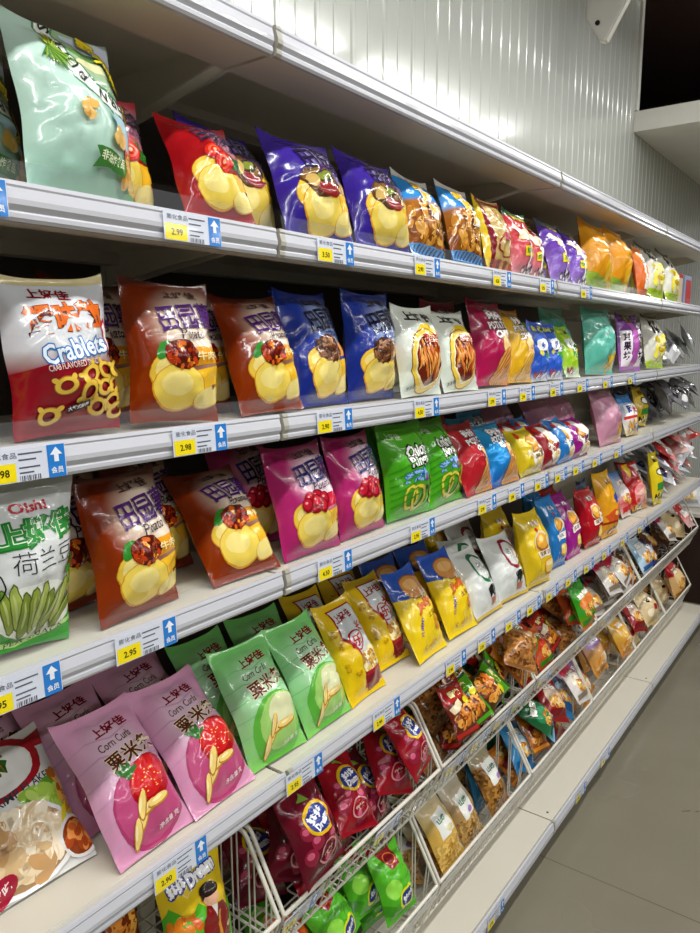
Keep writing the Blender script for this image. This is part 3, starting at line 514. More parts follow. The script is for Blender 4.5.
# kind: (W, H, T), body stops, spots, art, options
KIND = {
 'corn_puff': ((.158, .213, .074), [(0, '#8fc0ac'), (.3, '#b4d8c8'), (1, '#bfdcd0')], (), a_corn, {}),
 'red_chips': ((.126, .178, .066), [(0, '#9c0c16'), (1, '#a80e18')], [(.78, .74, .52, .3, '#d09aa8', .7)], lambda A: art_chips(A, '#2c2a4a', '#4a2a5a', '#2e7a28', top_tomato), {}),
 'purple_chips': ((.180, .192, .074), [(0, '#33208a'), (1, '#3d2596')], [(.74, .74, .5, .3, '#c4b6e2', .7)], lambda A: art_chips(A, '#241a3c', '#4a2a78', '#e8b82a', top_olive), {}),
 'brown_chips': ((.150, .203, .072), [(0, '#7c2a02'), (.25, '#8a3004'), (.8, '#7c2802'), (1, '#521602')], [(.70, .66, .62, .36, '#e6d6c2', .6)], lambda A: art_chips(A, '#4a1f6a', '#3a2230', '#eaa31c', top_meat, '#2f8a2a', '牛肉味'), {}),
 'blue_chips': ((.172, .218, .072), [(0, '#16247c'), (1, '#1c3aa0')], [(.70, .68, .56, .34, '#a8bce0', .7)], lambda A: art_chips(A, '#1c1a3c', '#2a3a8a', '#e89a1c', top_noodle), {}),
 'pink_chips': ((.159, .202, .072), [(0, '#a41c62'), (.5, '#b82a74'), (1, '#a01a5c')], [(.70, .66, .60, .36, '#ead6de', .6)], lambda A: art_chips(A, '#2c2a68', '#4a2a48', '#c81c3c', top_cherry), {}),
 'macaroni': ((.140, .19, .06), [(0, '#3a86c8'), (.12, '#8a4a12'), (.60, '#a8651c'), (.66, '#2a8fd6'), (1, '#2486cc')], (), a_macaroni, {}),
 'noodle': ((.129, .188, .05), [(0, '#8a3414'), (.14, '#c8ac6c'), (1, '#c8ac6c')], (), a_noodle, {}),
 'red_puff': ((.130, .171, .05), [(0, '#d88a94'), (.45, '#c83a44'), (1, '#a8101c')], (), lambda A: a_puff(A, '#e8d41c', '#2c5a30'), {}),
 'violet_puff': ((.140, .186, .05), [(0, '#9a7ac8'), (.5, '#6a3cae'), (1, '#4a2a96')], (), lambda A: a_puff(A, '#f0e01c', '#2c4a5a'), {}),
 'orange_big': ((.205, .230, .08), [(0, '#d89018'), (1, '#e09a10')], (), a_orange_b, {}),
 'orange_small': ((.110, .196, .045), [(0, '#d8641c'), (1, '#e07a20')], (), a_orange_s, {}),
 'lemon': ((.190, .236, .07), [(0, '#b8cc3a'), (.2, '#d8d8c8'), (1, '#c8c8c4')], (), a_lemon, {}),
 'crab': ((.147, .195, .074), [(0, '#8f1020'), (.4, '#8f1020'), (.55, '#cfd2d6'), (1, '#c4c8cc')], (), a_crab, {}),
 'fries': ((.172, .198, .066), [(0, '#d3dcd0'), (1, '#dbe2d8')], (), a_fries, {}),
 'pc_mag': ((.185, .226, .072), [(0, '#b01450'), (1, '#9c1446')], (), a_pc, {}),
 'pc_yel': ((.168, .217, .072), [(0, '#d8a51c'), (.7, '#e0b41e'), (1, '#a8681c')], (), lambda A: a_pc(A, chipc=('#e8bc5a', '#c08a2a')), {}),
 'pc_red': ((.153, .189, .066), [(0, '#b81c28'), (1, '#b0202a')], (), a_pc, {}),
 'pc_blu': ((.165, .177, .066), [(0, '#1c5ab8'), (.3, '#1c8ad8'), (1, '#2aa8e0')], (), a_pc, {'metal': .3}),
 'blue_candy': ((.126, .18, .045), [(0, '#c8c8d0'), (.15, '#2a58c0'), (1, '#2450b8')], (), lambda A: a_candy(A, '#3a6ad8', '#1c3a9a'), {}),
 'lime_candy': ((.131, .18, .045), [(0, '#d8e0d0'), (.2, '#9ac82a'), (1, '#8abc2a')], (), lambda A: a_candy(A, '#b4d83a', '#2a5a1c'), {}),
 'teal': ((.215, .236, .08), [(0, '#5ab4a0'), (1, '#68bcaa')], (), a_star, {}),
 'rose_big': ((.215, .217, .08), [(0, '#c88ca4'), (1, '#c08aa2')], (), a_star, {}),
 'mauve': ((.200, .228, .07), [(0, '#a05ab0'), (1, '#7a3c98')], (), a_mauve, {}),
 'pea': ((.125, .215, .05), [(0, '#2f9a2a'), (.12, '#d2d6d4'), (1, '#ced2d2')], (), a_pea, {}),
 'onion': ((.173, .209, .072), [(0, '#4aa81c'), (.5, '#44a41a'), (1, '#58b02a')], (), a_onion, {}),
 'egg_yel': ((.145, .138, .06), [(0, '#d8c01c'), (1, '#e0c81a')], (), lambda A: a_egg(A, '#e0c81a', '#7a5a10'), {'g': 1}),
 'egg_red': ((.138, .142, .06), [(0, '#8c1420'), (1, '#94121e')], (), lambda A: a_egg(A, '#94121e', '#94121e'), {'g': 1}),
 'egg_blue': ((.128, .146, .06), [(0, '#1c72c0'), (1, '#2a86d0')], (), lambda A: a_egg(A, '#1c72c0', '#1c5aa0'), {'g': 1}),
 'egg_pur': ((.145, .136, .06), [(0, '#8c147a'), (1, '#98188a')], (), lambda A: a_egg(A, '#98188a', '#6a1060'), {'g': 1}),
 'bluewhite': ((.148, .174, .05), [(0, '#c8b07a'), (.4, '#d8dce0'), (1, '#2a7ac0')], (), a_bluewhite, {}),
 'yellow_face': ((.120, .18, .05), [(0, '#c8a41c'), (1, '#d8b81c')], (), a_sunny, {}),
 'shrimp': ((.185, .215, .05), [(0, '#d4d6d2'), (1, '#dcdeda')], (), a_shrimp, {}),
 'curl_pink': ((.146, .228, .066), [(0, '#cf8cae'), (.5, '#d6a0c0'), (1, '#cf94b4')], [(.45, .62, .5, .4, '#dcc0d2', .8)], lambda A: a_curl(A, True), {}),
 'curl_green': ((.148, .219, .066), [(0, '#7cc45a'), (.5, '#9cd49c'), (1, '#72c866')], [(.45, .62, .5, .36, '#b4dcb8', .8)], lambda A: a_curl(A, False), {}),
 'rice': ((.136, .217, .055), [(0, '#e0bc10'), (1, '#d8b414')], (), a_rice, {}),
 'pot_yel': ((.151, .222, .055), [(0, '#e8c818'), (1, '#e4c41a')], (), a_potyel, {}),
 'cookie_green': ((.170, .193, .06), [(0, '#ccd0cc'), (1, '#d4d8d4')], (), lambda A: a_cookie(A, '#1c6a44'), {}),
 'cookie_red': ((.170, .193, .06), [(0, '#ccd0cc'), (1, '#d4d8d4')], (), lambda A: a_cookie(A, '#8c1432'), {}),
 'tall_yel': ((.150, .23, .06), [(0, '#d8b81c'), (1, '#e0c01c')], (), lambda A: a_tall(A, '#c8861c', '#8a4a12'), {'g': 1}),
 'tall_blue': ((.122, .242, .055), [(0, '#1c6ab4'), (1, '#2280c4')], (), lambda A: a_tall(A, '#1c4a9a', '#1c4a9a'), {'g': 1}),
 'tall_pur': ((.128, .231, .055), [(0, '#a01c8a'), (1, '#8c147a')], (), lambda A: a_tall(A, '#6a1060', '#6a1060'), {'g': 1}),
 'tall_red': ((.140, .213, .06), [(0, '#a80c1c'), (1, '#b4101e')], (), lambda A: a_tall(A, '#8c1018', '#8c1018'), {'g': 1}),
 'amber': ((.160, .253, .07), [(0, '#d89a2a'), (.3, '#e0981c'), (1, '#e0aa1c')], (), a_amber, {}),
 'redblue': ((.111, .199, .05), [(0, '#d8d0c8'), (.3, '#c83a3a'), (.6, '#d8e0e8'), (1, '#2a6ab0')], (), lambda A: a_packet(A, '#c82a2c', '#e8e2e0', '虾条'), {}),
 'crimson': ((.185, .217, .06), [(0, '#c89a5a'), (.15, '#b81c1c'), (1, '#b4141c')], (), a_crimson, {}),
 'sunny': ((.115, .243, .05), [(0, '#d8c01c'), (1, '#e0cc1c')], (), a_sunny, {}),
 'dream': ((.140, .19, .05), [(0, '#4aa41e'), (.5, '#d8b81c'), (1, '#dcc01a')], (), a_dream, {}),
 'grape': ((.125, .17, .055), [(0, '#8c0c1c'), (1, '#98101e')], (), a_grape, {}),
 'grape_dark': ((.125, .17, .055), [(0, '#5c0a1e'), (1, '#6a0c22')], (), a_grape, {}),
 'limepack': ((.12, .15, .055), [(0, '#4aa81e'), (1, '#58b82a')], (), a_limepack, {}),
 'spicy_red': ((.105, .135, .036), [(0, '#5a2410'), (1, '#7a1c10')], (), lambda A: a_spicy(A, '#a8201a', '#e8d8b0'), {'low': 1}),
 'spicy_green': ((.105, .135, .036), [(0, '#4a2a10'), (1, '#2a4a1c')], (), lambda A: a_spicy(A, '#4a9a1c', '#d8701c'), {'low': 1}),
 'spicy_orange': ((.105, .135, .036), [(0, '#8a4a1c'), (1, '#c8701c')], (), lambda A: a_spicy(A, '#d8861c', '#7a1c10'), {'low': 1}),
 'nuts': ((.125, .135, .05), [(0, '#8a5a2c'), (1, '#a8845a')], (), None, {'low': 1, 'speck': ('#5a2c10', '#c88a44', 120, .08, .86)}),
 'greenpack': ((.085, .15, .05), [(0, '#c8641c'), (.3, '#3a9a1c'), (1, '#2f9a20')], (), lambda A: a_packet(A, '#2a8a1c', '#e07a2a', '脆脆'), {'low': 1}),
 'redpack': ((.11, .14, .045), [(0, '#8a1c14'), (.5, '#b82418'), (1, '#a41c16')], (), lambda A: a_packet(A, '#8a1410', '#d86a1c', '香酥'), {'low': 1}),
 'orangepack': ((.11, .14, .045), [(0, '#b8401c'), (1, '#d8641c')], (), lambda A: a_packet(A, '#3a8a1c', '#c8301c', '鸡汁'), {'low': 1}),
 'whitepack': ((.13, .14, .045), [(0, '#cfcac4'), (.72, '#d8d4d0'), (.8, '#b01c3c'), (1, '#a81838')], (), lambda A: a_packet(A, '#8a7a6a', '#e6dcc4', '米饼'), {'low': 1}),
 'bluegrey': ((.17, .2, .05), [(0, '#4a6478'), (1, '#6a8496')], (), lambda A: a_packet(A, '#2a4a6a', '#9ab0be', '海苔'), {'low': 1}),
 'skybag': ((.16, .18, .06), [(0, '#d0dce4'), (.5, '#7ab0d0'), (1, '#c8dce8')], (), lambda A: a_packet(A, '#2a6ab0', '#e6ecf0', '雪饼'), {'low': 1}),
 'navy': ((.12, .15, .05), [(0, '#16204a'), (1, '#1c2c5c')], (), lambda A: a_packet(A, '#2c3c8a', '#c8ccd8', '海味'), {'low': 1}),
 'brownpack': ((.12, .14, .05), [(0, '#4a2c1c'), (1, '#6a4020')], (), lambda A: a_packet(A, '#4a2414', '#c8a878', '豆干'), {'low': 1}),
 'dried_yellow': ((.12, .2, .055), [(0, '#d8ac4a'), (.5, '#d0a850'), (1, '#c8c4a8')], (), lambda A: a_dried(A, '#d8cca0'), {'low': 1, 'speck': ('#b07a20', '#e8c870', 120, .05, .36)}),
 'dried_tan': ((.12, .2, .055), [(0, '#b8904a'), (.5, '#a88a5a'), (1, '#c4c0ac')], (), lambda A: a_dried(A, '#a87ac0'), {'low': 1, 'speck': ('#6a4818', '#d0a864', 120, .05, .4)}),
 'dried_brown': ((.13, .21, .06), [(0, '#8a5c24'), (.5, '#8a6430'), (1, '#b8b498')], (), lambda A: a_dried(A, '#b088c8'), {'low': 1, 'speck': ('#4a2a0c', '#b8843c', 110, .05, .7)}),
 'greenfoil': ((.12, .16, .05), [(0, '#7ab0d8'), (.25, '#1c6a3c'), (1, '#14502c')], (), lambda A: a_packet(A, '#145030', '#2a8a58', '青豆'), {'low': 1}),
 'bluefoil': ((.12, .16, .05), [(0, '#2a7ab0'), (1, '#3a94c8')], (), lambda A: a_packet(A, '#1c5a94', '#b8d4e4', '海带'), {'low': 1}),
 'redfoil': ((.13, .16, .055), [(0, '#8c1c1c'), (1, '#a01c24')], (), lambda A: a_packet(A, '#7a1018', '#e0c8b0', '山楂'), {'low': 1}),
 'bread_violet': ((.15, .18, .07), [(0, '#c8842c'), (.45, '#c89450'), (1, '#b8a0c0')], (), lambda A: a_bread(A, '#9a80b0'), {'low': 1}),
 'bread_yellow': ((.13, .17, .07), [(0, '#c8782c'), (.5, '#d8a83c'), (1, '#d8c8a0')], (), lambda A: a_bread(A, '#d8a01c'), {'low': 1}),
 'creambag': ((.18, .18, .08), [(0, '#d8c08c'), (1, '#e0cca0')], (), a_cream, {'low': 1}),
 'redcap': ((.16, .22, .08), [(0, '#c8985a'), (.6, '#d8b078'), (.64, '#a8101c'), (1, '#b0141e')], (), lambda A: a_packet(A, '#a8781c', '#e8c890', '蛋卷'), {'low': 1}),
 'whitebag': ((.15, .15, .06), [(0, '#d4d6d4'), (1, '#dcdcda')], (), lambda A: a_packet(A, '#a8aab0', '#eeeeec', '大米'), {'low': 1}),
 'silver': ((.13, .16, .035), [(0, '#b8babd'), (1, '#c8cacd')], (), lambda A: a_foil(A, '#6a6c74'), {'low': 1, 'metal': .12}),
 'darksilver': ((.13, .16, .035), [(0, '#6c6c72'), (.5, '#98989e'), (1, '#7c7c82')], (), lambda A: a_foil(A, '#2c2c32'), {'low': 1, 'metal': .12}),
 'whiteblue': ((.13, .16, .035), [(0, '#c8ccd2'), (1, '#d4d6da')], (), lambda A: a_foil(A, '#3a3c7a'), {'low': 1}),
 'redwhite': ((.13, .16, .035), [(0, '#d8b8b4'), (.5, '#c8403c'), (1, '#d0403c')], (), lambda A: a_foil(A, '#e6d8d4'), {'low': 1}),
}
MESH = {}
def bag_data(kind, variant):
    k = (kind, variant)
    if k in MESH: return MESH[k]
    (W, H, T), stops, spots, fn, op = KIND[kind]
    body = film_body(kind, stops, spots, op.get('metal', 0), .2, op.get('speck'))
    art = None
    if fn:
        art = Art(H/W, 3); fn(art)
        art.s = .045 if kind.endswith('_chips') else 0 if kind in ('shrimp', 'pea', 'corn_puff') else .07
    sd = sum(ord(c) for c in kind) % 97+variant*31
    low = op.get('low'); n = (10, 12) if low else (NU, NV)
    MESH[k] = bag_mesh(kind+'_print', W, H, T, art, body, sd, n[0], n[1], .06 if not low else .08, bool(op.get('g')), 1.0 if not low else 1.2)
    return MESH[k]
USED = {}
PLACED = []
def bag_matrix(lean, yaw, roll): return Matrix.Rotation(PI/2+yaw, 4, 'Z') @ Matrix.Rotation(-lean, 4, 'X') @ Matrix.Rotation(roll, 4, 'Y')
def place_bag(kind, name, loc, lean, yaw, roll, label, cat, group=None, center=False):
    n = USED[kind] = USED.get(kind, -1)+1
    o = link(bpy.data.objects.new(name, bag_data(kind, n % 2)))
    M = bag_matrix(lean, yaw, roll); p = Vector(loc)
    if center: p = p - (M.to_3x3() @ Vector((0, 0, KIND[kind][0][1]/2)))
    if SETTLED:                      # where the bag came to rest against its neighbours
        x, y, z, lean = SETTLED[len(PLACED)]; M = bag_matrix(lean, yaw, roll); p = Vector((x, y, z))
    o.matrix_world = Matrix.Translation(p) @ M
    PLACED.append([o, kind, p.copy(), lean, yaw, roll, center])
    return tag(o, label, cat, group)
# kind, shelf, along the aisle, set-back, lean, turn, tilt, second row
BAGS = [
('corn_puff',1,0.590,-0.044,0.185,0.062,0.007,0),
('corn_puff',1,0.515,-0.175,0.200,0.030,0.000,1),
('red_chips',1,0.683,-0.070,0.281,0.002,0.058,1),
('red_chips',1,0.799,-0.010,0.510,-0.164,0.022,0),
('purple_chips',1,0.934,-0.068,0.383,0.108,0.041,1),
('purple_chips',1,1.026,-0.001,0.382,-0.051,0.003,0),
('purple_chips',1,1.251,-0.023,0.373,-0.032,0.074,0),
('macaroni',1,1.440,-0.035,0.362,-0.020,0.100,0),
('macaroni',1,1.600,-0.020,0.330,-0.026,0.084,0),
('noodle',1,1.777,-0.021,0.308,-0.065,0.051,0),
('red_puff',1,1.907,-0.015,0.243,-0.054,0.046,0),
('red_puff',1,2.101,-0.031,0.312,-0.009,0.093,0),
('violet_puff',1,2.207,-0.019,0.356,-0.069,0.054,0),
('violet_puff',1,2.429,-0.041,0.347,0.009,0.082,0),
('orange_big',1,2.624,-0.043,0.197,-0.081,0.100,0),
('orange_big',1,2.825,-0.037,0.172,-0.022,0.075,0),
('orange_small',1,2.975,-0.042,0.254,-0.030,0.068,0),
('orange_small',1,3.115,-0.024,0.213,-0.024,0.070,0),
('lemon',1,3.353,-0.035,0.227,-0.096,0.118,0),
('lemon',1,3.683,-0.044,0.245,-0.032,0.099,0),
('crab',2,0.533,-0.022,0.060,-0.083,-0.043,0),
('crab',2,0.375,-0.060,0.084,0.050,-0.000,0),
('brown_chips',2,0.650,-0.138,0.172,0.076,0.091,1),
('brown_chips',2,0.712,-0.029,0.176,-0.132,0.052,0),
('brown_chips',2,0.940,-0.045,0.341,-0.054,-0.016,0),
('blue_chips',2,1.110,-0.067,0.281,0.087,0.009,0),
('blue_chips',2,1.289,-0.074,0.107,0.012,0.010,0),
('fries',2,1.436,-0.050,0.164,-0.009,-0.000,0),
('fries',2,1.637,-0.050,0.284,-0.024,0.005,0),
('pc_mag',2,1.856,-0.064,0.205,-0.028,0.032,0),
('pc_yel',2,2.036,-0.065,0.160,0.015,0.036,0),
('blue_candy',2,2.171,-0.064,0.143,0.004,0.010,0),
('blue_candy',2,2.298,-0.063,0.245,-0.022,0.032,0),
('lime_candy',2,2.466,-0.062,0.366,-0.006,0.045,0),
('teal',2,2.550,-0.130,0.171,-0.016,0.004,1),
('teal',2,2.740,-0.059,0.158,-0.141,0.030,0),
('mauve',2,3.128,-0.058,0.166,-0.130,0.020,0),
('lemon',2,3.512,-0.059,0.198,-0.122,0.034,0),
('pea',3,0.454,-0.030,-0.036,-0.017,0.074,0),
('brown_chips',3,0.579,-0.124,0.101,0.120,0.018,1),
('brown_chips',3,0.638,-0.034,0.215,0.100,-0.000,0),
('brown_chips',3,0.778,-0.084,0.320,0.130,-0.000,1),
('brown_chips',3,0.854,-0.032,0.651,-0.062,-0.000,0),
('pink_chips',3,1.000,-0.150,0.150,0.000,0.000,1),
('pink_chips',3,1.025,-0.030,0.284,-0.035,0.003,0),
('pink_chips',3,1.200,-0.038,0.244,0.016,-0.000,0),
('onion',3,1.379,-0.025,0.178,-0.045,0.007,0),
('onion',3,1.568,-0.041,0.320,0.049,-0.000,0),
('pc_red',3,1.694,-0.030,0.409,0.011,0.006,0),
('pc_blu',3,1.862,-0.025,0.476,-0.017,0.004,0),
('egg_yel',3,2.024,-0.016,0.440,-0.027,-0.000,0),
('egg_red',3,2.176,-0.016,0.459,0.012,-0.000,0),
('egg_blue',3,2.315,-0.027,0.416,-0.011,-0.000,0),
('egg_pur',3,2.478,-0.031,0.427,-0.041,-0.000,0),
('rose_big',3,2.470,-0.120,0.446,-0.064,-0.000,1),
('rose_big',3,2.863,-0.039,0.283,-0.072,-0.001,0),
('bluewhite',3,3.175,-0.044,0.345,-0.082,0.032,0),
('yellow_face',3,3.521,-0.099,0.242,-0.044,0.082,0),
('shrimp',4,0.491,-0.094,0.752,0.003,0.013,1),
('curl_pink',4,0.645,-0.030,0.714,0.038,-0.000,0),
('curl_pink',4,0.786,-0.032,0.744,0.033,-0.000,0),
('curl_pink',4,0.645,-0.107,0.728,0.040,-0.037,1),
('curl_pink',4,0.801,-0.115,0.702,-0.012,-0.059,1),
('curl_green',4,0.932,-0.040,0.533,-0.024,0.011,0),
('curl_green',4,1.078,-0.041,0.536,0.031,-0.000,0),
('curl_green',4,0.915,-0.121,0.593,0.107,0.042,1),
('curl_green',4,1.075,-0.133,0.598,-0.055,0.022,1),
('rice',4,1.223,-0.046,0.499,0.030,-0.008,0),
('rice',4,1.399,-0.076,0.531,0.011,0.034,0),
('rice',4,1.233,-0.137,0.577,0.043,0.071,1),
('rice',4,1.395,-0.152,0.524,-0.070,0.030,1),
('pot_yel',4,1.497,-0.037,0.525,0.070,0.034,0),
('pot_yel',4,1.670,-0.042,0.518,-0.017,0.030,0),
('pot_yel',4,1.519,-0.128,0.504,-0.004,0.060,1),
('pot_yel',4,1.681,-0.127,0.500,-0.050,0.047,1),
('cookie_green',4,1.832,-0.041,0.578,0.045,0.048,0),
('cookie_red',4,1.998,-0.041,0.482,-0.073,0.040,0),
('cookie_green',4,1.914,-0.109,0.557,-0.060,0.071,1),
('tall_yel',4,2.151,-0.030,0.290,-0.076,0.041,0),
('tall_blue',4,2.369,-0.051,0.307,-0.053,0.055,0),
('tall_pur',4,2.535,-0.051,0.378,-0.037,0.009,0),
('tall_red',4,2.711,-0.042,0.273,-0.070,0.033,0),
('amber',4,2.893,-0.032,0.233,-0.079,0.025,0),
('redblue',4,3.262,-0.070,0.396,-0.046,0.055,0),
('crimson',4,3.438,-0.062,0.347,-0.087,0.044,0),
('sunny',4,3.610,-0.028,0.195,-0.054,0.058,0),
('orange_big',1,2.620,-0.200,0.15,0,0,1),
('orange_big',1,2.400,-0.220,0.15,0,0,1),
('macaroni',1,1.620,-0.130,0.25,0,0,1),
('red_puff',1,2.000,-0.130,0.25,0,0,1),
('violet_puff',1,2.300,-0.130,0.25,0,0,1),
('lemon',1,3.400,-0.150,0.15,0,0,1),
('brown_chips',2,0.860,-0.140,0.2,0,0,1),
('blue_chips',2,1.200,-0.170,0.2,0,0,1),
('fries',2,1.560,-0.160,0.2,0,0,1),
('pc_mag',2,1.760,-0.160,0.15,0,0,1),
('blue_candy',2,2.200,-0.150,0.15,0,0,1),
('lime_candy',2,2.400,-0.150,0.2,0,0,1),
('pc_red',3,1.720,-0.130,0.3,0,0,1),
('pc_blu',3,1.900,-0.140,0.3,0,0,1),
('pc_blu',3,2.080,-0.160,0.25,0,0,1),
('egg_blue',3,2.250,-0.130,0.3,0,0,1),
('egg_red',3,2.120,-0.120,0.3,0,0,1),
('onion',3,1.500,-0.150,0.2,0,0,1),
('rose_big',3,2.700,-0.170,0.25,0,0,1),
('rose_big',3,2.250,-0.220,0.1,0,0,1),
('curl_pink',4,0.520,-0.170,0.65,0,0,1),
('cookie_red',4,2.070,-0.140,0.4,0,0,1),
('tall_yel',4,2.000,-0.200,0.2,0,0,1),
('tall_yel',4,2.140,-0.150,0.2,0,0,1),
('tall_red',4,2.660,-0.160,0.25,0,0,1),
('tall_blue',4,2.480,-0.160,0.2,0,0,1),
('redblue',4,2.950,-0.150,0.15,0,0,1),
]
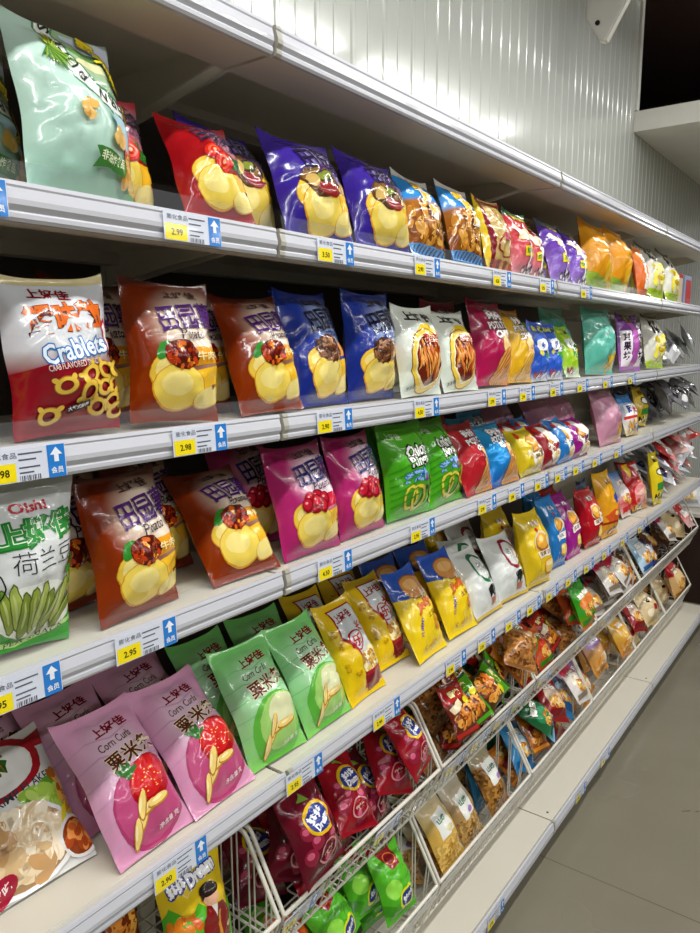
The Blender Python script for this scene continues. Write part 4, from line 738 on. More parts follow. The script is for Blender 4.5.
# kind, basket, centre, lean, turn, tilt
PACKS = [
('dream','U0',-0.067,0.720,0.690,0.3,0,0.1),
('limepack','U0',-0.093,0.777,0.648,0.75,0.2,0.5),
('grape_dark','U0',-0.140,0.815,0.610,0.3,0,0.1),
('spicy_red','U0',-0.100,0.597,0.758,0.4,0.2,0.2),
('grape_dark','U1',-0.074,0.987,0.623,0.45,0.05,-0.05),
('grape_dark','U1',-0.140,1.173,0.591,0.4,0.1,0.1),
('grape','U1',-0.170,1.293,0.592,0.5,0,0.2),
('grape','U1',-0.200,1.410,0.599,0.4,-0.2,-0.3),
('grape','U1',-0.097,1.173,0.582,0.75,0.15,0.35),
('grape','U1',-0.098,1.370,0.585,0.75,0.1,0.5),
('grape_dark','U1',-0.170,1.016,0.634,0.3,0,0.1),
('grape_dark','U1',-0.096,0.997,0.581,0.75,0,0.3),
('spicy_orange','U2',-0.170,1.707,0.666,0.5,0.3,0.4),
('spicy_green','U2',-0.120,1.747,0.625,0.75,-0.2,1.2),
('spicy_red','U2',-0.170,1.969,0.621,0.7,0.4,-0.6),
('spicy_orange','U2',-0.090,1.926,0.594,0.75,0.2,-0.3),
('nuts','U2',-0.100,2.010,0.648,0.75,-0.2,0.6),
('spicy_red','U2',-0.076,1.602,0.616,0.6,0,0.1),
('spicy_green','U2',-0.082,1.694,0.595,0.7,-0.3,-0.2),
('spicy_orange','U2',-0.088,1.807,0.571,0.75,0.3,-0.5),
('spicy_red','U2',-0.220,1.865,0.660,0.4,0,0.3),
('spicy_green','U2',-0.200,2.010,0.627,0.6,-0.2,-0.2),
('spicy_red','U2',-0.220,2.010,0.602,0.5,0,0.3),
('spicy_orange','U2',-0.200,1.929,0.571,0.75,0.2,0.8),
('nuts','U2',-0.140,1.668,0.616,0.75,-0.3,-0.4),
('redpack','U3',-0.130,2.352,0.606,0.5,0.2,0.2),
('orangepack','U3',-0.077,2.289,0.612,0.6,0,0.1),
('orangepack','U3',-0.100,2.534,0.598,0.7,-0.1,0.3),
('greenpack','U3',-0.070,2.495,0.646,0.45,0,0.05),
('greenpack','U3',-0.069,2.610,0.635,0.45,0.05,0),
('nuts','U3',-0.170,2.610,0.665,0.75,0,1),
('redpack','U3',-0.180,2.396,0.636,0.5,0.2,0.3),
('orangepack','U3',-0.089,2.150,0.681,0.75,0,-0.4),
('nuts','U3',-0.220,2.535,0.657,0.6,0,0.4),
('redpack','U3',-0.160,2.521,0.588,0.75,0,-0.3),
('whitepack','U4',-0.087,2.948,0.594,0.75,0,0.2),
('whitepack','U4',-0.130,3.020,0.612,0.6,0.1,0.1),
('whitepack','U4',-0.087,3.095,0.605,0.75,0,-0.2),
('bluegrey','U4',-0.220,3.210,0.605,0.2,0.2,0),
('bluegrey','U4',-0.220,3.210,0.616,0.2,0.2,0),
('whitepack','U4',-0.100,3.210,0.567,0.7,0,0.1),
('bluegrey','U4',-0.230,3.210,0.626,0.2,0.2,0),
('skybag','U5',-0.086,3.604,0.604,0.6,0,0.1),
('brownpack','U5',-0.140,3.890,0.622,0.75,0.1,0.3),
('navy','U5',-0.081,3.752,0.592,0.6,0,0.2),
('brownpack','U5',-0.100,3.990,0.623,0.75,0,-0.3),
('whitepack','U5',-0.089,3.948,0.614,0.75,0.1,0.3),
('redpack','U5',-0.160,4.410,0.584,0.6,0,0.2),
('redwhite','U5',-0.089,4.335,0.598,0.75,0,0.1),
('creambag','U5',-0.103,4.306,0.590,0.75,0,0.3),
('brownpack','U5',-0.180,4.410,0.575,0.6,0,0.2),
('navy','U5',-0.160,3.876,0.601,0.5,0.2,0.1),
('limepack','L1',-0.074,1.321,0.301,0.5,0,0.1),
('limepack','L1',-0.120,1.410,0.258,0.5,0.1,0.2),
('limepack','L1',-0.081,1.133,0.380,0.6,0.1,-0.2),
('limepack','L1',-0.140,1.383,0.314,0.5,0,-0.1),
('orangepack','L1',-0.089,1.015,0.380,0.75,0,0.4),
('limepack','L1',-0.120,1.285,0.359,0.6,0.2,0.3),
('grape','L1',-0.200,1.410,0.235,0.4,0,0.2),
('dried_yellow','L2',-0.087,1.619,0.290,0.6,0,0),
('dried_tan','L2',-0.087,1.773,0.286,0.6,0,0),
('dried_brown','L2',-0.092,1.962,0.277,0.6,0.05,0.1),
('dried_brown','L2',-0.200,2.010,0.240,0.5,0,0.1),
('bluefoil','L2',-0.160,2.010,0.235,0.3,0.1,0),
('greenfoil','L3',-0.096,2.253,0.306,0.75,0.1,-0.5),
('redfoil','L3',-0.097,2.424,0.308,0.75,0,0.5),
('bluefoil','L3',-0.094,2.610,0.290,0.75,0,0.9),
('redfoil','L3',-0.130,2.507,0.294,0.75,0,0.9),
('bluefoil','L3',-0.090,2.150,0.296,0.7,0,0.3),
('spicy_orange','L3',-0.084,2.248,0.291,0.75,0,0.2),
('nuts','L3',-0.170,2.610,0.235,0.75,0,0.4),
('whitepack','L3',-0.089,2.574,0.290,0.75,0.2,0.3),
('bread_violet','L4',-0.080,2.907,0.377,0.55,0,0),
('bread_yellow','L4',-0.080,3.210,0.317,0.55,0,0.05),
('bread_yellow','L4',-0.170,3.210,0.310,0.5,0,0),
('bread_violet','L4',-0.160,3.210,0.280,0.5,0,0.1),
('creambag','L5',-0.087,3.697,0.304,0.6,0,0.1),
('redfoil','L5',-0.094,3.439,0.286,0.75,0,0.3),
('brownpack','L5',-0.160,3.750,0.235,0.5,0,0.1),
('whitepack','L5',-0.084,3.750,0.261,0.75,0,0.1),
('redcap','L6',-0.073,4.283,0.301,0.35,0,0),
('creambag','L6',-0.150,4.330,0.235,0.4,0,0),
('grape','U1',-0.099,1.046,0.583,0.75,0.27,0.24),
('grape_dark','U1',-0.144,1.327,0.581,0.68,0.27,0.15),
('grape','U1',-0.148,1.153,0.580,0.68,-0.15,0.04),
('grape_dark','U1',-0.101,0.980,0.595,0.56,-0.13,0.42),
('grape','U1',-0.172,1.261,0.593,0.75,-0.22,0.12),
('grape_dark','U1',-0.287,1.087,0.638,0.75,-0.17,-0.28),
('grape','U1',-0.082,1.368,0.581,0.59,0.28,0.04),
('spicy_red','U2',-0.096,1.642,0.570,0.75,0.11,0.47),
('spicy_green','U2',-0.149,1.926,0.588,0.63,-0.20,-0.35),
('spicy_orange','U2',-0.298,1.751,0.655,0.75,-0.30,0.18),
('nuts','U2',-0.113,1.575,0.572,0.75,-0.01,-0.18),
('spicy_red','U2',-0.223,1.859,0.638,0.48,0.29,-0.48),
('spicy_green','U2',-0.175,1.683,0.622,0.46,0.17,-0.13),
('spicy_orange','U2',-0.101,1.968,0.583,0.47,-0.19,0.46),
('nuts','U2',-0.275,1.792,0.663,0.75,0.27,-0.16),
('spicy_red','U2',-0.246,1.616,0.641,0.75,-0.24,0.25),
('spicy_green','U2',-0.090,1.901,0.584,0.47,0.27,-0.41),
('spicy_orange','U2',-0.249,1.725,0.645,0.75,-0.10,0.42),
('nuts','U2',-0.212,2.009,0.617,0.61,-0.19,-0.42),
('spicy_red','U2',-0.123,1.833,0.592,0.75,-0.20,-0.45),
('redpack','U3',-0.081,2.242,0.568,0.65,-0.16,0.09),
('orangepack','U3',-0.161,2.526,0.600,0.66,-0.27,0.42),
('nuts','U3',-0.304,2.351,0.666,0.75,-0.22,0.23),
('spicy_red','U3',-0.083,2.175,0.571,0.75,-0.24,-0.07),
('redpack','U3',-0.283,2.459,0.670,0.60,-0.03,0.50),
('orangepack','U3',-0.157,2.283,0.619,0.68,-0.01,0.23),
('nuts','U3',-0.106,2.568,0.568,0.65,-0.21,-0.12),
('spicy_red','U3',-0.132,2.392,0.607,0.75,-0.00,-0.16),
('redpack','U3',-0.294,2.216,0.652,0.75,0.22,-0.14),
('whitepack','U4',-0.091,2.842,0.581,0.75,0.10,0.26),
('whitepack','U4',-0.245,3.126,0.647,0.59,-0.01,0.27),
('bluegrey','U4',-0.186,2.951,0.604,0.75,0.09,0.08),
('whitepack','U4',-0.129,2.775,0.589,0.58,0.10,-0.04),
('whitepack','U4',-0.163,3.059,0.608,0.75,-0.09,0.14),
('bluegrey','U4',-0.177,2.883,0.622,0.63,0.21,0.37),
('whitepack','U4',-0.096,3.168,0.591,0.75,0.01,0.03),
('brownpack','U5',-0.122,3.562,0.597,0.75,-0.01,0.19),
('navy','U5',-0.180,4.217,0.619,0.54,0.17,0.08),
('whitepack','U5',-0.190,3.812,0.611,0.75,0.16,0.14),
('redpack','U5',-0.094,3.407,0.575,0.53,-0.04,0.15),
('brownpack','U5',-0.271,4.062,0.658,0.75,-0.27,-0.03),
('navy','U5',-0.269,3.657,0.632,0.52,-0.11,-0.32),
('whitepack','U5',-0.120,4.312,0.569,0.68,-0.07,0.11),
('redpack','U5',-0.204,3.908,0.610,0.75,-0.30,-0.09),
('brownpack','U5',-0.260,3.503,0.642,0.51,0.20,-0.13),
('navy','U5',-0.128,4.158,0.591,0.50,0.03,-0.16),
('limepack','L1',-0.101,1.046,0.263,0.75,-0.05,0.31),
('limepack','L1',-0.194,1.327,0.281,0.52,0.06,0.06),
('limepack','L1',-0.138,1.153,0.280,0.75,-0.09,0.39),
('limepack','L1',-0.130,0.980,0.242,0.73,0.07,-0.36),
('limepack','L1',-0.197,1.261,0.303,0.64,-0.04,-0.27),
('limepack','L1',-0.258,1.087,0.334,0.64,0.28,0.41),
('dried_brown','L2',-0.101,1.642,0.234,0.75,-0.00,-0.08),
('dried_tan','L2',-0.253,1.926,0.332,0.70,-0.13,-0.02),
('dried_brown','L2',-0.288,1.751,0.333,0.67,-0.12,0.28),
('dried_tan','L2',-0.102,1.575,0.230,0.72,-0.14,0.44),
('greenfoil','L3',-0.091,2.242,0.230,0.58,-0.21,0.49),
('bluefoil','L3',-0.257,2.526,0.319,0.69,0.09,0.10),
('redfoil','L3',-0.176,2.351,0.263,0.75,-0.12,0.03),
('spicy_orange','L3',-0.113,2.175,0.242,0.71,-0.02,-0.14),
('greenfoil','L3',-0.176,2.459,0.282,0.47,-0.15,-0.04),
('bluefoil','L3',-0.145,2.283,0.280,0.72,-0.29,0.28),
('redfoil','L3',-0.109,2.568,0.251,0.75,0.08,-0.02),
('bread_violet','L4',-0.094,2.842,0.232,0.65,0.21,-0.30),
('bread_yellow','L4',-0.257,3.126,0.328,0.48,0.20,0.19),
('whitepack','L4',-0.232,2.951,0.295,0.75,0.25,-0.36),
('bread_violet','L4',-0.106,2.775,0.249,0.70,-0.10,-0.35),
('creambag','L5',-0.101,3.430,0.257,0.48,-0.16,0.32),
('brownpack','L5',-0.167,3.677,0.281,0.46,0.13,0.48),
('redfoil','L5',-0.130,3.524,0.266,0.47,0.21,-0.28),
('creambag','L5',-0.100,3.372,0.261,0.75,-0.22,-0.21),
('creambag','L6',-0.104,3.978,0.227,0.75,-0.05,-0.34),
('brownpack','L6',-0.198,4.250,0.270,0.50,-0.07,-0.43),
('creambag','L6',-0.300,4.082,0.337,0.75,0.23,-0.37),
]
SETTLED = [
(-0.0440,0.5900,1.8199,0.185),
(-0.1750,0.5150,1.8193,0.200),
(-0.0988,0.6830,1.8224,0.281),
(-0.0233,0.8120,1.8206,0.510),
(-0.0920,0.9340,1.8232,0.403),
(-0.0256,1.0573,1.8191,0.382),
(-0.0289,1.2599,1.8259,0.373),
(-0.0350,1.4400,1.8252,0.362),
(-0.0202,1.6004,1.8253,0.330),
(-0.0223,1.7797,1.8220,0.308),
(-0.0222,1.9237,1.8218,0.243),
(-0.0598,2.1010,1.8254,0.312),
(-0.0207,2.2114,1.8234,0.356),
(-0.0410,2.4290,1.8241,0.347),
(-0.0430,2.6240,1.8289,0.237),
(-0.0463,2.8562,1.8268,0.172),
(-0.0804,2.9750,1.8224,0.254),
(-0.0240,3.1150,1.8231,0.213),
(-0.0362,3.3580,1.8292,0.347),
(-0.0440,3.6830,1.8279,0.295),
(-0.0600,0.3750,1.5252,0.084),
(-0.0495,0.5507,1.5283,0.060),
(-0.1380,0.6500,1.5322,0.172),
(-0.1400,0.8600,1.5253,0.200),
(-0.0415,0.7226,1.5293,0.176),
(-0.0450,0.9400,1.5266,0.341),
(-0.0670,1.1100,1.5258,0.281),
(-0.0740,1.2810,1.5259,0.107),
(-0.0500,1.4440,1.5250,0.164),
(-0.0500,1.6370,1.5254,0.284),
(-0.0640,1.8520,1.5284,0.205),
(-0.0650,2.0300,1.5278,0.280),
(-0.0640,2.1770,1.5260,0.143),
(-0.0630,2.3020,1.5269,0.245),
(-0.0620,2.4660,1.5277,0.366),
(-0.1492,2.5620,1.5259,0.171),
(-0.0590,2.7400,1.5286,0.158),
(-0.0580,3.1280,1.5270,0.166),
(-0.0590,3.5120,1.5281,0.198),
(-0.0511,0.4654,1.2609,-0.036),
(-0.1288,0.5790,1.2579,0.101),
(-0.1560,0.7780,1.2568,0.320),
(-0.0401,0.6427,1.2569,0.215),
(-0.0320,0.8540,1.2570,0.651),
(-0.1500,1.0000,1.2571,0.270),
(-0.0324,1.0279,1.2568,0.284),
(-0.0380,1.2000,1.2570,0.244),
(-0.0395,1.3830,1.2574,0.178),
(-0.0410,1.5560,1.2562,0.320),
(-0.0300,1.7160,1.2566,0.409),
(-0.0250,1.8720,1.2569,0.476),
(-0.0287,2.0553,1.2575,0.440),
(-0.0294,2.1994,1.2575,0.459),
(-0.0292,2.3331,1.2563,0.416),
(-0.0310,2.4780,1.2562,0.427),
(-0.2344,2.2580,1.2562,0.140),
(-0.1200,2.4700,1.2575,0.446),
(-0.1700,2.7000,1.2563,0.250),
(-0.0390,2.8630,1.2572,0.283),
(-0.0440,3.1750,1.2590,0.345),
(-0.0990,3.5210,1.2616,0.242),
(-0.0940,0.4830,0.8838,0.752),
(-0.0300,0.6430,0.8843,0.714),
(-0.0320,0.7874,0.8830,0.744),
(-0.2036,0.5200,0.8843,0.650),
(-0.1358,0.6510,0.8847,0.728),
(-0.1486,0.7950,0.8875,0.702),
(-0.0400,0.9340,0.8848,0.533),
(-0.0410,1.0880,0.8839,0.536),
(-0.1258,0.9230,0.8868,0.593),
(-0.1330,1.0750,0.8851,0.598),
(-0.0460,1.2310,0.8830,0.499),
(-0.0856,1.3990,0.8860,0.531),
(-0.1370,1.2330,0.8865,0.577),
(-0.1712,1.3950,0.8858,0.524),
(-0.0370,1.4970,0.8851,0.525),
(-0.0420,1.6700,0.8860,0.518),
(-0.1280,1.5190,0.8868,0.504),
(-0.1270,1.6810,0.8872,0.500),
(-0.0410,1.8280,0.8876,0.578),
(-0.0410,1.9960,0.8870,0.482),
(-0.1186,1.9060,0.8882,0.557),
(-0.0300,2.1570,0.8864,0.290),
(-0.0510,2.3690,0.8859,0.307),
(-0.0510,2.5350,0.8841,0.378),
(-0.0420,2.7110,0.8853,0.273),
(-0.0320,2.8930,0.8853,0.233),
(-0.0700,3.2620,0.8866,0.396),
(-0.0620,3.4380,0.8865,0.347),
(-0.0280,3.6100,0.8860,0.195),
(-0.2200,2.4000,1.8189,0.150),
(-0.2000,2.6200,1.8192,0.150),
(-0.1300,1.6200,1.8188,0.250),
(-0.1300,2.0000,1.8189,0.250),
(-0.1300,2.3000,1.8195,0.250),
(-0.1500,3.4000,1.8189,0.270),
(-0.1700,1.2000,1.5250,0.200),
(-0.1600,1.5600,1.5250,0.200),
(-0.1600,1.7600,1.5251,0.150),
(-0.1500,2.2000,1.5254,0.150),
(-0.1500,2.3880,1.5256,0.200),
(-0.1300,1.7200,1.2566,0.300),
(-0.1400,1.9000,1.2571,0.300),
(-0.2080,2.0720,1.2566,0.250),
(-0.1300,2.2520,1.2572,0.300),
(-0.1200,2.1180,1.2569,0.300),
(-0.1500,1.5000,1.2569,0.200),
(-0.2120,2.0780,0.8838,0.400),
(-0.3104,2.0000,0.8828,0.200),
(-0.1500,2.1400,0.8832,0.200),
(-0.1600,2.6600,0.8834,0.250),
(-0.1600,2.4800,0.8833,0.200),
(-0.1500,2.9500,0.8830,0.150),
(-0.0201,0.7122,0.6108,0.300),
(-0.0453,0.7504,0.5978,0.750),
(-0.1305,0.7896,0.5201,0.300),
(-0.0721,0.5890,0.6899,0.400),
(-0.0379,0.9662,0.6041,0.560),
(0.0229,0.9907,0.6414,0.450),
(-0.1164,0.9595,0.5259,0.750),
(-0.2353,1.0017,0.5159,0.300),
(-0.2499,1.1184,0.5240,0.750),
(-0.0854,1.1620,0.5207,0.400),
(-0.0623,1.3151,0.5214,0.680),
(-0.0471,1.0446,0.5427,0.750),
(-0.1689,1.1326,0.5239,0.680),
(-0.0235,1.1662,0.6011,0.750),
(-0.2105,1.2357,0.5154,0.750),
(-0.1458,1.2282,0.5290,0.500),
(-0.0056,1.4045,0.6308,0.590),
(-0.0373,1.3344,0.5936,0.750),
(-0.2700,1.4052,0.5271,0.400),
(-0.0634,1.6776,0.6666,0.500),
(-0.2254,1.7155,0.6594,0.750),
(-0.2566,1.7270,0.5298,0.750),
(-0.0446,1.8626,0.6063,0.750),
(-0.0074,2.0022,0.6426,0.750),
(-0.2699,1.8333,0.5384,0.750),
(-0.0708,1.9474,0.6083,0.470),
(-0.1614,1.6817,0.5521,0.460),
(0.0188,1.6664,0.6404,0.700),
(-0.0156,1.7148,0.6708,0.750),
(-0.0333,1.9200,0.6164,0.470),
(-0.0731,1.9158,0.5414,0.630),
(-0.1311,1.9548,0.5583,0.600),
(0.0281,1.5786,0.6525,0.600),
(-0.2186,1.5871,0.5849,0.750),
(-0.0499,1.6499,0.5497,0.750),
(-0.0522,1.8425,0.5598,0.750),
(-0.2447,1.9511,0.5431,0.480),
(-0.2032,1.8251,0.5859,0.400),
(-0.1388,2.0152,0.6308,0.700),
(-0.2932,1.9420,0.5819,0.500),
(-0.0706,1.5986,0.5213,0.750),
(-0.0776,1.6476,0.6257,0.750),
(-0.2526,1.7705,0.6025,0.750),
(-0.1614,2.0058,0.5320,0.610),
(0.0183,1.9235,0.6987,0.750),
(-0.2500,2.2318,0.6013,0.750),
(-0.0657,2.2283,0.5153,0.650),
(-0.0931,2.3516,0.5422,0.500),
(-0.1700,2.3806,0.5625,0.500),
(-0.2850,2.4049,0.6021,0.600),
(-0.1483,2.5866,0.5216,0.750),
(-0.0404,2.2027,0.6376,0.750),
(-0.1411,2.2599,0.5453,0.680),
(-0.0327,2.2752,0.5578,0.600),
(-0.1290,2.5155,0.5679,0.660),
(-0.0155,2.5062,0.6398,0.700),
(0.0286,2.4865,0.6451,0.450),
(0.0038,2.6099,0.6275,0.450),
(-0.2665,2.3526,0.5219,0.750),
(-0.2410,2.5087,0.5347,0.600),
(-0.0408,2.5298,0.5335,0.650),
(-0.1055,2.4941,0.6648,0.750),
(-0.0740,2.7879,0.5367,0.580),
(-0.0313,2.8357,0.5705,0.750),
(-0.0019,2.9321,0.6392,0.750),
(-0.0405,3.0135,0.5946,0.600),
(-0.0615,3.0450,0.5454,0.750),
(-0.0052,3.1176,0.6369,0.750),
(-0.2855,3.0742,0.5252,0.590),
(-0.0190,3.1666,0.5825,0.750),
(-0.0448,3.1864,0.5218,0.700),
(-0.1331,2.8563,0.5434,0.630),
(-0.1967,2.9375,0.5158,0.750),
(-0.2208,3.1768,0.5106,0.200),
(-0.1531,3.1821,0.5105,0.200),
(-0.2830,3.1388,0.5753,0.200),
(-0.0384,3.5949,0.5463,0.600),
(-0.2286,3.5186,0.5814,0.510),
(-0.0956,3.5484,0.5305,0.750),
(-0.0783,3.8845,0.5670,0.750),
(-0.0457,4.0111,0.5823,0.750),
(-0.2245,4.0513,0.6068,0.750),
(-0.2254,4.3776,0.5199,0.600),
(-0.2312,3.6766,0.5702,0.520),
(-0.0453,3.7371,0.5313,0.600),
(-0.1429,3.8695,0.5218,0.500),
(-0.0892,4.1716,0.5277,0.500),
(-0.1625,4.2159,0.5403,0.540),
(-0.1799,3.7996,0.5353,0.750),
(-0.0101,3.9358,0.6346,0.750),
(-0.0987,4.3030,0.5175,0.680),
(-0.0595,3.3951,0.5182,0.530),
(-0.1968,3.9017,0.5261,0.750),
(-0.1555,4.3825,0.5202,0.600),
(-0.0025,4.3267,0.6308,0.750),
(-0.0471,4.2755,0.5729,0.750),
(-0.0940,1.0169,0.1816,0.730),
(-0.0426,1.0190,0.2434,0.750),
(-0.2103,1.0696,0.2788,0.640),
(-0.0396,1.1521,0.3206,0.600),
(-0.0799,1.1196,0.2380,0.750),
(-0.1361,1.2785,0.2490,0.640),
(-0.0726,1.2716,0.3020,0.600),
(-0.0095,1.3229,0.2953,0.500),
(-0.1918,1.3214,0.1852,0.520),
(-0.0973,1.3861,0.2452,0.500),
(-0.1260,1.3825,0.1711,0.500),
(-0.0466,0.9877,0.3316,0.750),
(-0.2535,1.3667,0.1531,0.400),
(-0.0254,1.6190,0.2362,0.600),
(-0.1376,1.5509,0.1622,0.720),
(-0.0377,1.7730,0.2035,0.600),
(-0.1851,1.9183,0.2608,0.700),
(-0.0524,1.6464,0.1797,0.750),
(-0.2293,1.7147,0.2539,0.670),
(-0.0409,1.9564,0.2030,0.600),
(-0.1895,1.9795,0.1488,0.500),
(-0.1258,2.0049,0.1640,0.300),
(-0.1652,2.2167,0.1655,0.580),
(-0.0071,2.2881,0.3387,0.750),
(-0.1839,2.4693,0.1796,0.470),
(-0.1801,2.3405,0.1565,0.750),
(-0.0302,2.3936,0.3098,0.750),
(-0.0970,2.4475,0.2521,0.750),
(-0.0778,2.5651,0.1512,0.750),
(-0.0410,2.1521,0.2373,0.700),
(-0.1027,2.2377,0.2135,0.720),
(-0.2658,2.5195,0.1995,0.690),
(-0.0486,2.4896,0.2930,0.750),
(-0.0720,2.1658,0.1897,0.710),
(-0.0198,2.2303,0.2806,0.750),
(-0.1793,2.5524,0.1615,0.750),
(0.0059,2.5756,0.3217,0.750),
(-0.0501,2.8214,0.2158,0.700),
(-0.1258,2.8759,0.1609,0.650),
(-0.0330,2.9070,0.3003,0.550),
(-0.1610,3.1725,0.1771,0.500),
(-0.2616,3.1133,0.2294,0.480),
(-0.0119,3.1921,0.2827,0.550),
(-0.1055,3.2010,0.2462,0.500),
(-0.0323,3.3941,0.2246,0.750),
(-0.1349,3.4249,0.1675,0.480),
(-0.0251,3.6880,0.2626,0.600),
(-0.0098,3.4055,0.3187,0.750),
(-0.2094,3.5479,0.1576,0.470),
(-0.1362,3.6503,0.2188,0.460),
(-0.1620,3.7291,0.1554,0.500),
(-0.0462,3.7264,0.2026,0.750),
(-0.0336,4.2830,0.2174,0.350),
(-0.0751,4.0051,0.1649,0.750),
(-0.2349,4.1216,0.2626,0.750),
(-0.1112,4.2942,0.1584,0.400),
(-0.0415,2.1645,0.5398,0.750),
(-0.0480,2.4048,0.5866,0.750),
(-0.1919,2.9866,0.2496,0.750),
(-0.2018,4.2840,0.2010,0.500),
(-0.0591,3.7379,1.5614,0.862),
(-0.0773,4.1182,1.5711,0.656),
(-0.2003,3.8703,1.5522,0.445),
(-0.2078,4.3220,1.5379,0.882),
(-0.2080,4.0892,1.5607,0.664),
(-0.1471,3.7425,1.5707,0.632),
(-0.1233,4.2431,1.5329,0.650),
(-0.1130,3.9574,1.5471,0.898),
(-0.1906,4.3199,1.5607,0.545),
(-0.1125,4.0839,1.5700,0.593),
(-0.2632,3.7779,1.5647,0.855),
(-0.1061,4.3277,1.5890,0.715),
(-0.1863,4.0967,1.6069,0.882),
(-0.2256,3.8189,1.5682,0.430),
(-0.0714,4.2703,1.6153,0.495),
(-0.0586,3.9452,1.5660,0.610),
(-0.0576,3.7565,1.3309,0.552),
(-0.2562,4.1461,1.3648,0.721),
(-0.2449,3.9719,1.2791,0.786),
(-0.2722,4.2273,1.2698,0.691),
(-0.2501,4.0657,1.2653,0.880),
(-0.0308,3.7780,1.3190,0.477),
(-0.2827,4.3256,1.2897,0.770),
(-0.0440,4.0134,1.3614,0.702),
(-0.2595,4.4309,1.2887,0.519),
(-0.0536,4.0492,1.3244,0.547),
(-0.2559,3.8071,1.2715,0.680),
(-0.1640,4.3001,1.2984,0.502),
(-0.1733,3.9636,1.2674,0.488),
(-0.2117,3.7022,1.2737,0.845),
(-0.1846,4.1465,1.3112,0.470),
(-0.1829,3.7959,1.2721,0.881),
(-0.1517,4.3362,1.3480,0.559),
(-0.0873,4.0112,1.3070,0.850),
(-0.1404,3.6609,1.3051,0.576),
(-0.0476,4.2126,1.2943,0.795),
(-0.1429,3.9579,1.3176,0.691),
(-0.0463,4.4229,1.3564,0.840),
(-0.1598,4.1761,1.3429,0.620),
(-0.0862,3.7883,1.3099,0.701),
(-0.0868,4.4066,1.3111,0.707),
(-0.2311,4.0308,1.3504,0.739),
(-0.0644,3.8436,0.9136,0.871),
(-0.1096,4.0862,0.9247,0.865),
(-0.0447,3.9710,0.9541,0.942),
(-0.0897,4.2970,0.9342,1.074),
(-0.1719,4.0905,0.9099,0.875),
(-0.1926,3.7594,0.9135,0.897),
(-0.0931,4.1412,1.0356,0.687),
(-0.2713,3.9802,0.9084,0.935),
(-0.2801,4.3141,0.9124,0.877),
(-0.2411,4.1621,0.9006,0.673),
(-0.0314,3.8937,1.0080,1.054),
(-0.2335,4.2705,0.8869,0.739),
(-0.0870,3.9972,0.9586,0.786),
(-0.1327,3.7092,0.9392,1.028),
(-0.0698,4.2861,0.9617,1.116),
(-0.1244,3.9278,0.9616,1.105),
(-0.0400,4.3531,1.0128,1.122),
(-0.1444,4.1291,0.9850,1.059),
(-0.1391,3.9190,1.0772,1.140),
(-0.0941,4.3042,1.0050,1.105),
(-0.1762,4.0196,1.0196,0.925),
(-0.2599,4.4457,1.0118,0.682),
(-0.2050,3.9080,0.8900,0.720),
(-0.0947,4.3025,0.8836,0.995),
(-0.0402,4.0809,0.9821,0.761),
(-0.0470,4.4177,0.9429,0.911),
(-0.1367,4.0916,0.9091,1.073),
(-0.0547,4.0290,1.0537,0.912),
(-0.1155,4.2822,1.1278,0.953),
(-0.0234,4.0947,1.1207,1.051),
(-0.0717,4.2993,1.0700,0.919),
(-0.0414,4.1266,1.0664,0.887),
(-0.3000,5.0500,0.5965,0.500),
(-0.1600,5.0200,0.5972,0.500),
(-0.0200,5.0500,0.5993,0.500),
(0.1200,5.0200,0.5965,0.500),
(-0.2300,5.1800,0.5965,0.500),
(-0.0800,5.2000,0.5971,0.500),
(0.0800,5.1800,0.5965,0.500),
]
LAMP, AMB, EXPO = 19, .06, -.1
# ---------------------------------------------------------------- the place
M_METAL = plain('cream_shelf_enamel', '#cfcabb', .38, 0, .1, .03, 5)
M_RAIL = plain('pale_grey_rail_plastic', '#c3c5cc', .25, 0, .3, .02, 3)
M_CLIP = plain('milky_rail_clip', '#a9a79c', .35, 0, .2, .04)
M_BACK = plain('dark_back_panel', '#4a423a', .6, 0, 0, .06, 4)
M_WIRE = plain('white_coated_wire', '#dcd8cb', .35, 0, .2, .03)
M_HOLD = plain('grey_label_strip', '#b9bab8', .3, 0, .2, .04)
M_DARK = plain('dark_brown_paint', '#2c1a12', .7, 0, 0, .1, 3)
Z = [2.0744, 1.7775, 1.4837, 1.2150, 0.8414]          # under-edge of each price rail
EX, ZD = 0.070, 0.070
YJ = [-0.2974, 0.9026, 2.1026, 3.3026, 4.5026]
TOP = [z+.0375 for z in Z]
SHELF = ['top shelf', 'second shelf', 'third shelf', 'fourth shelf']      # the stocked ones, from the top
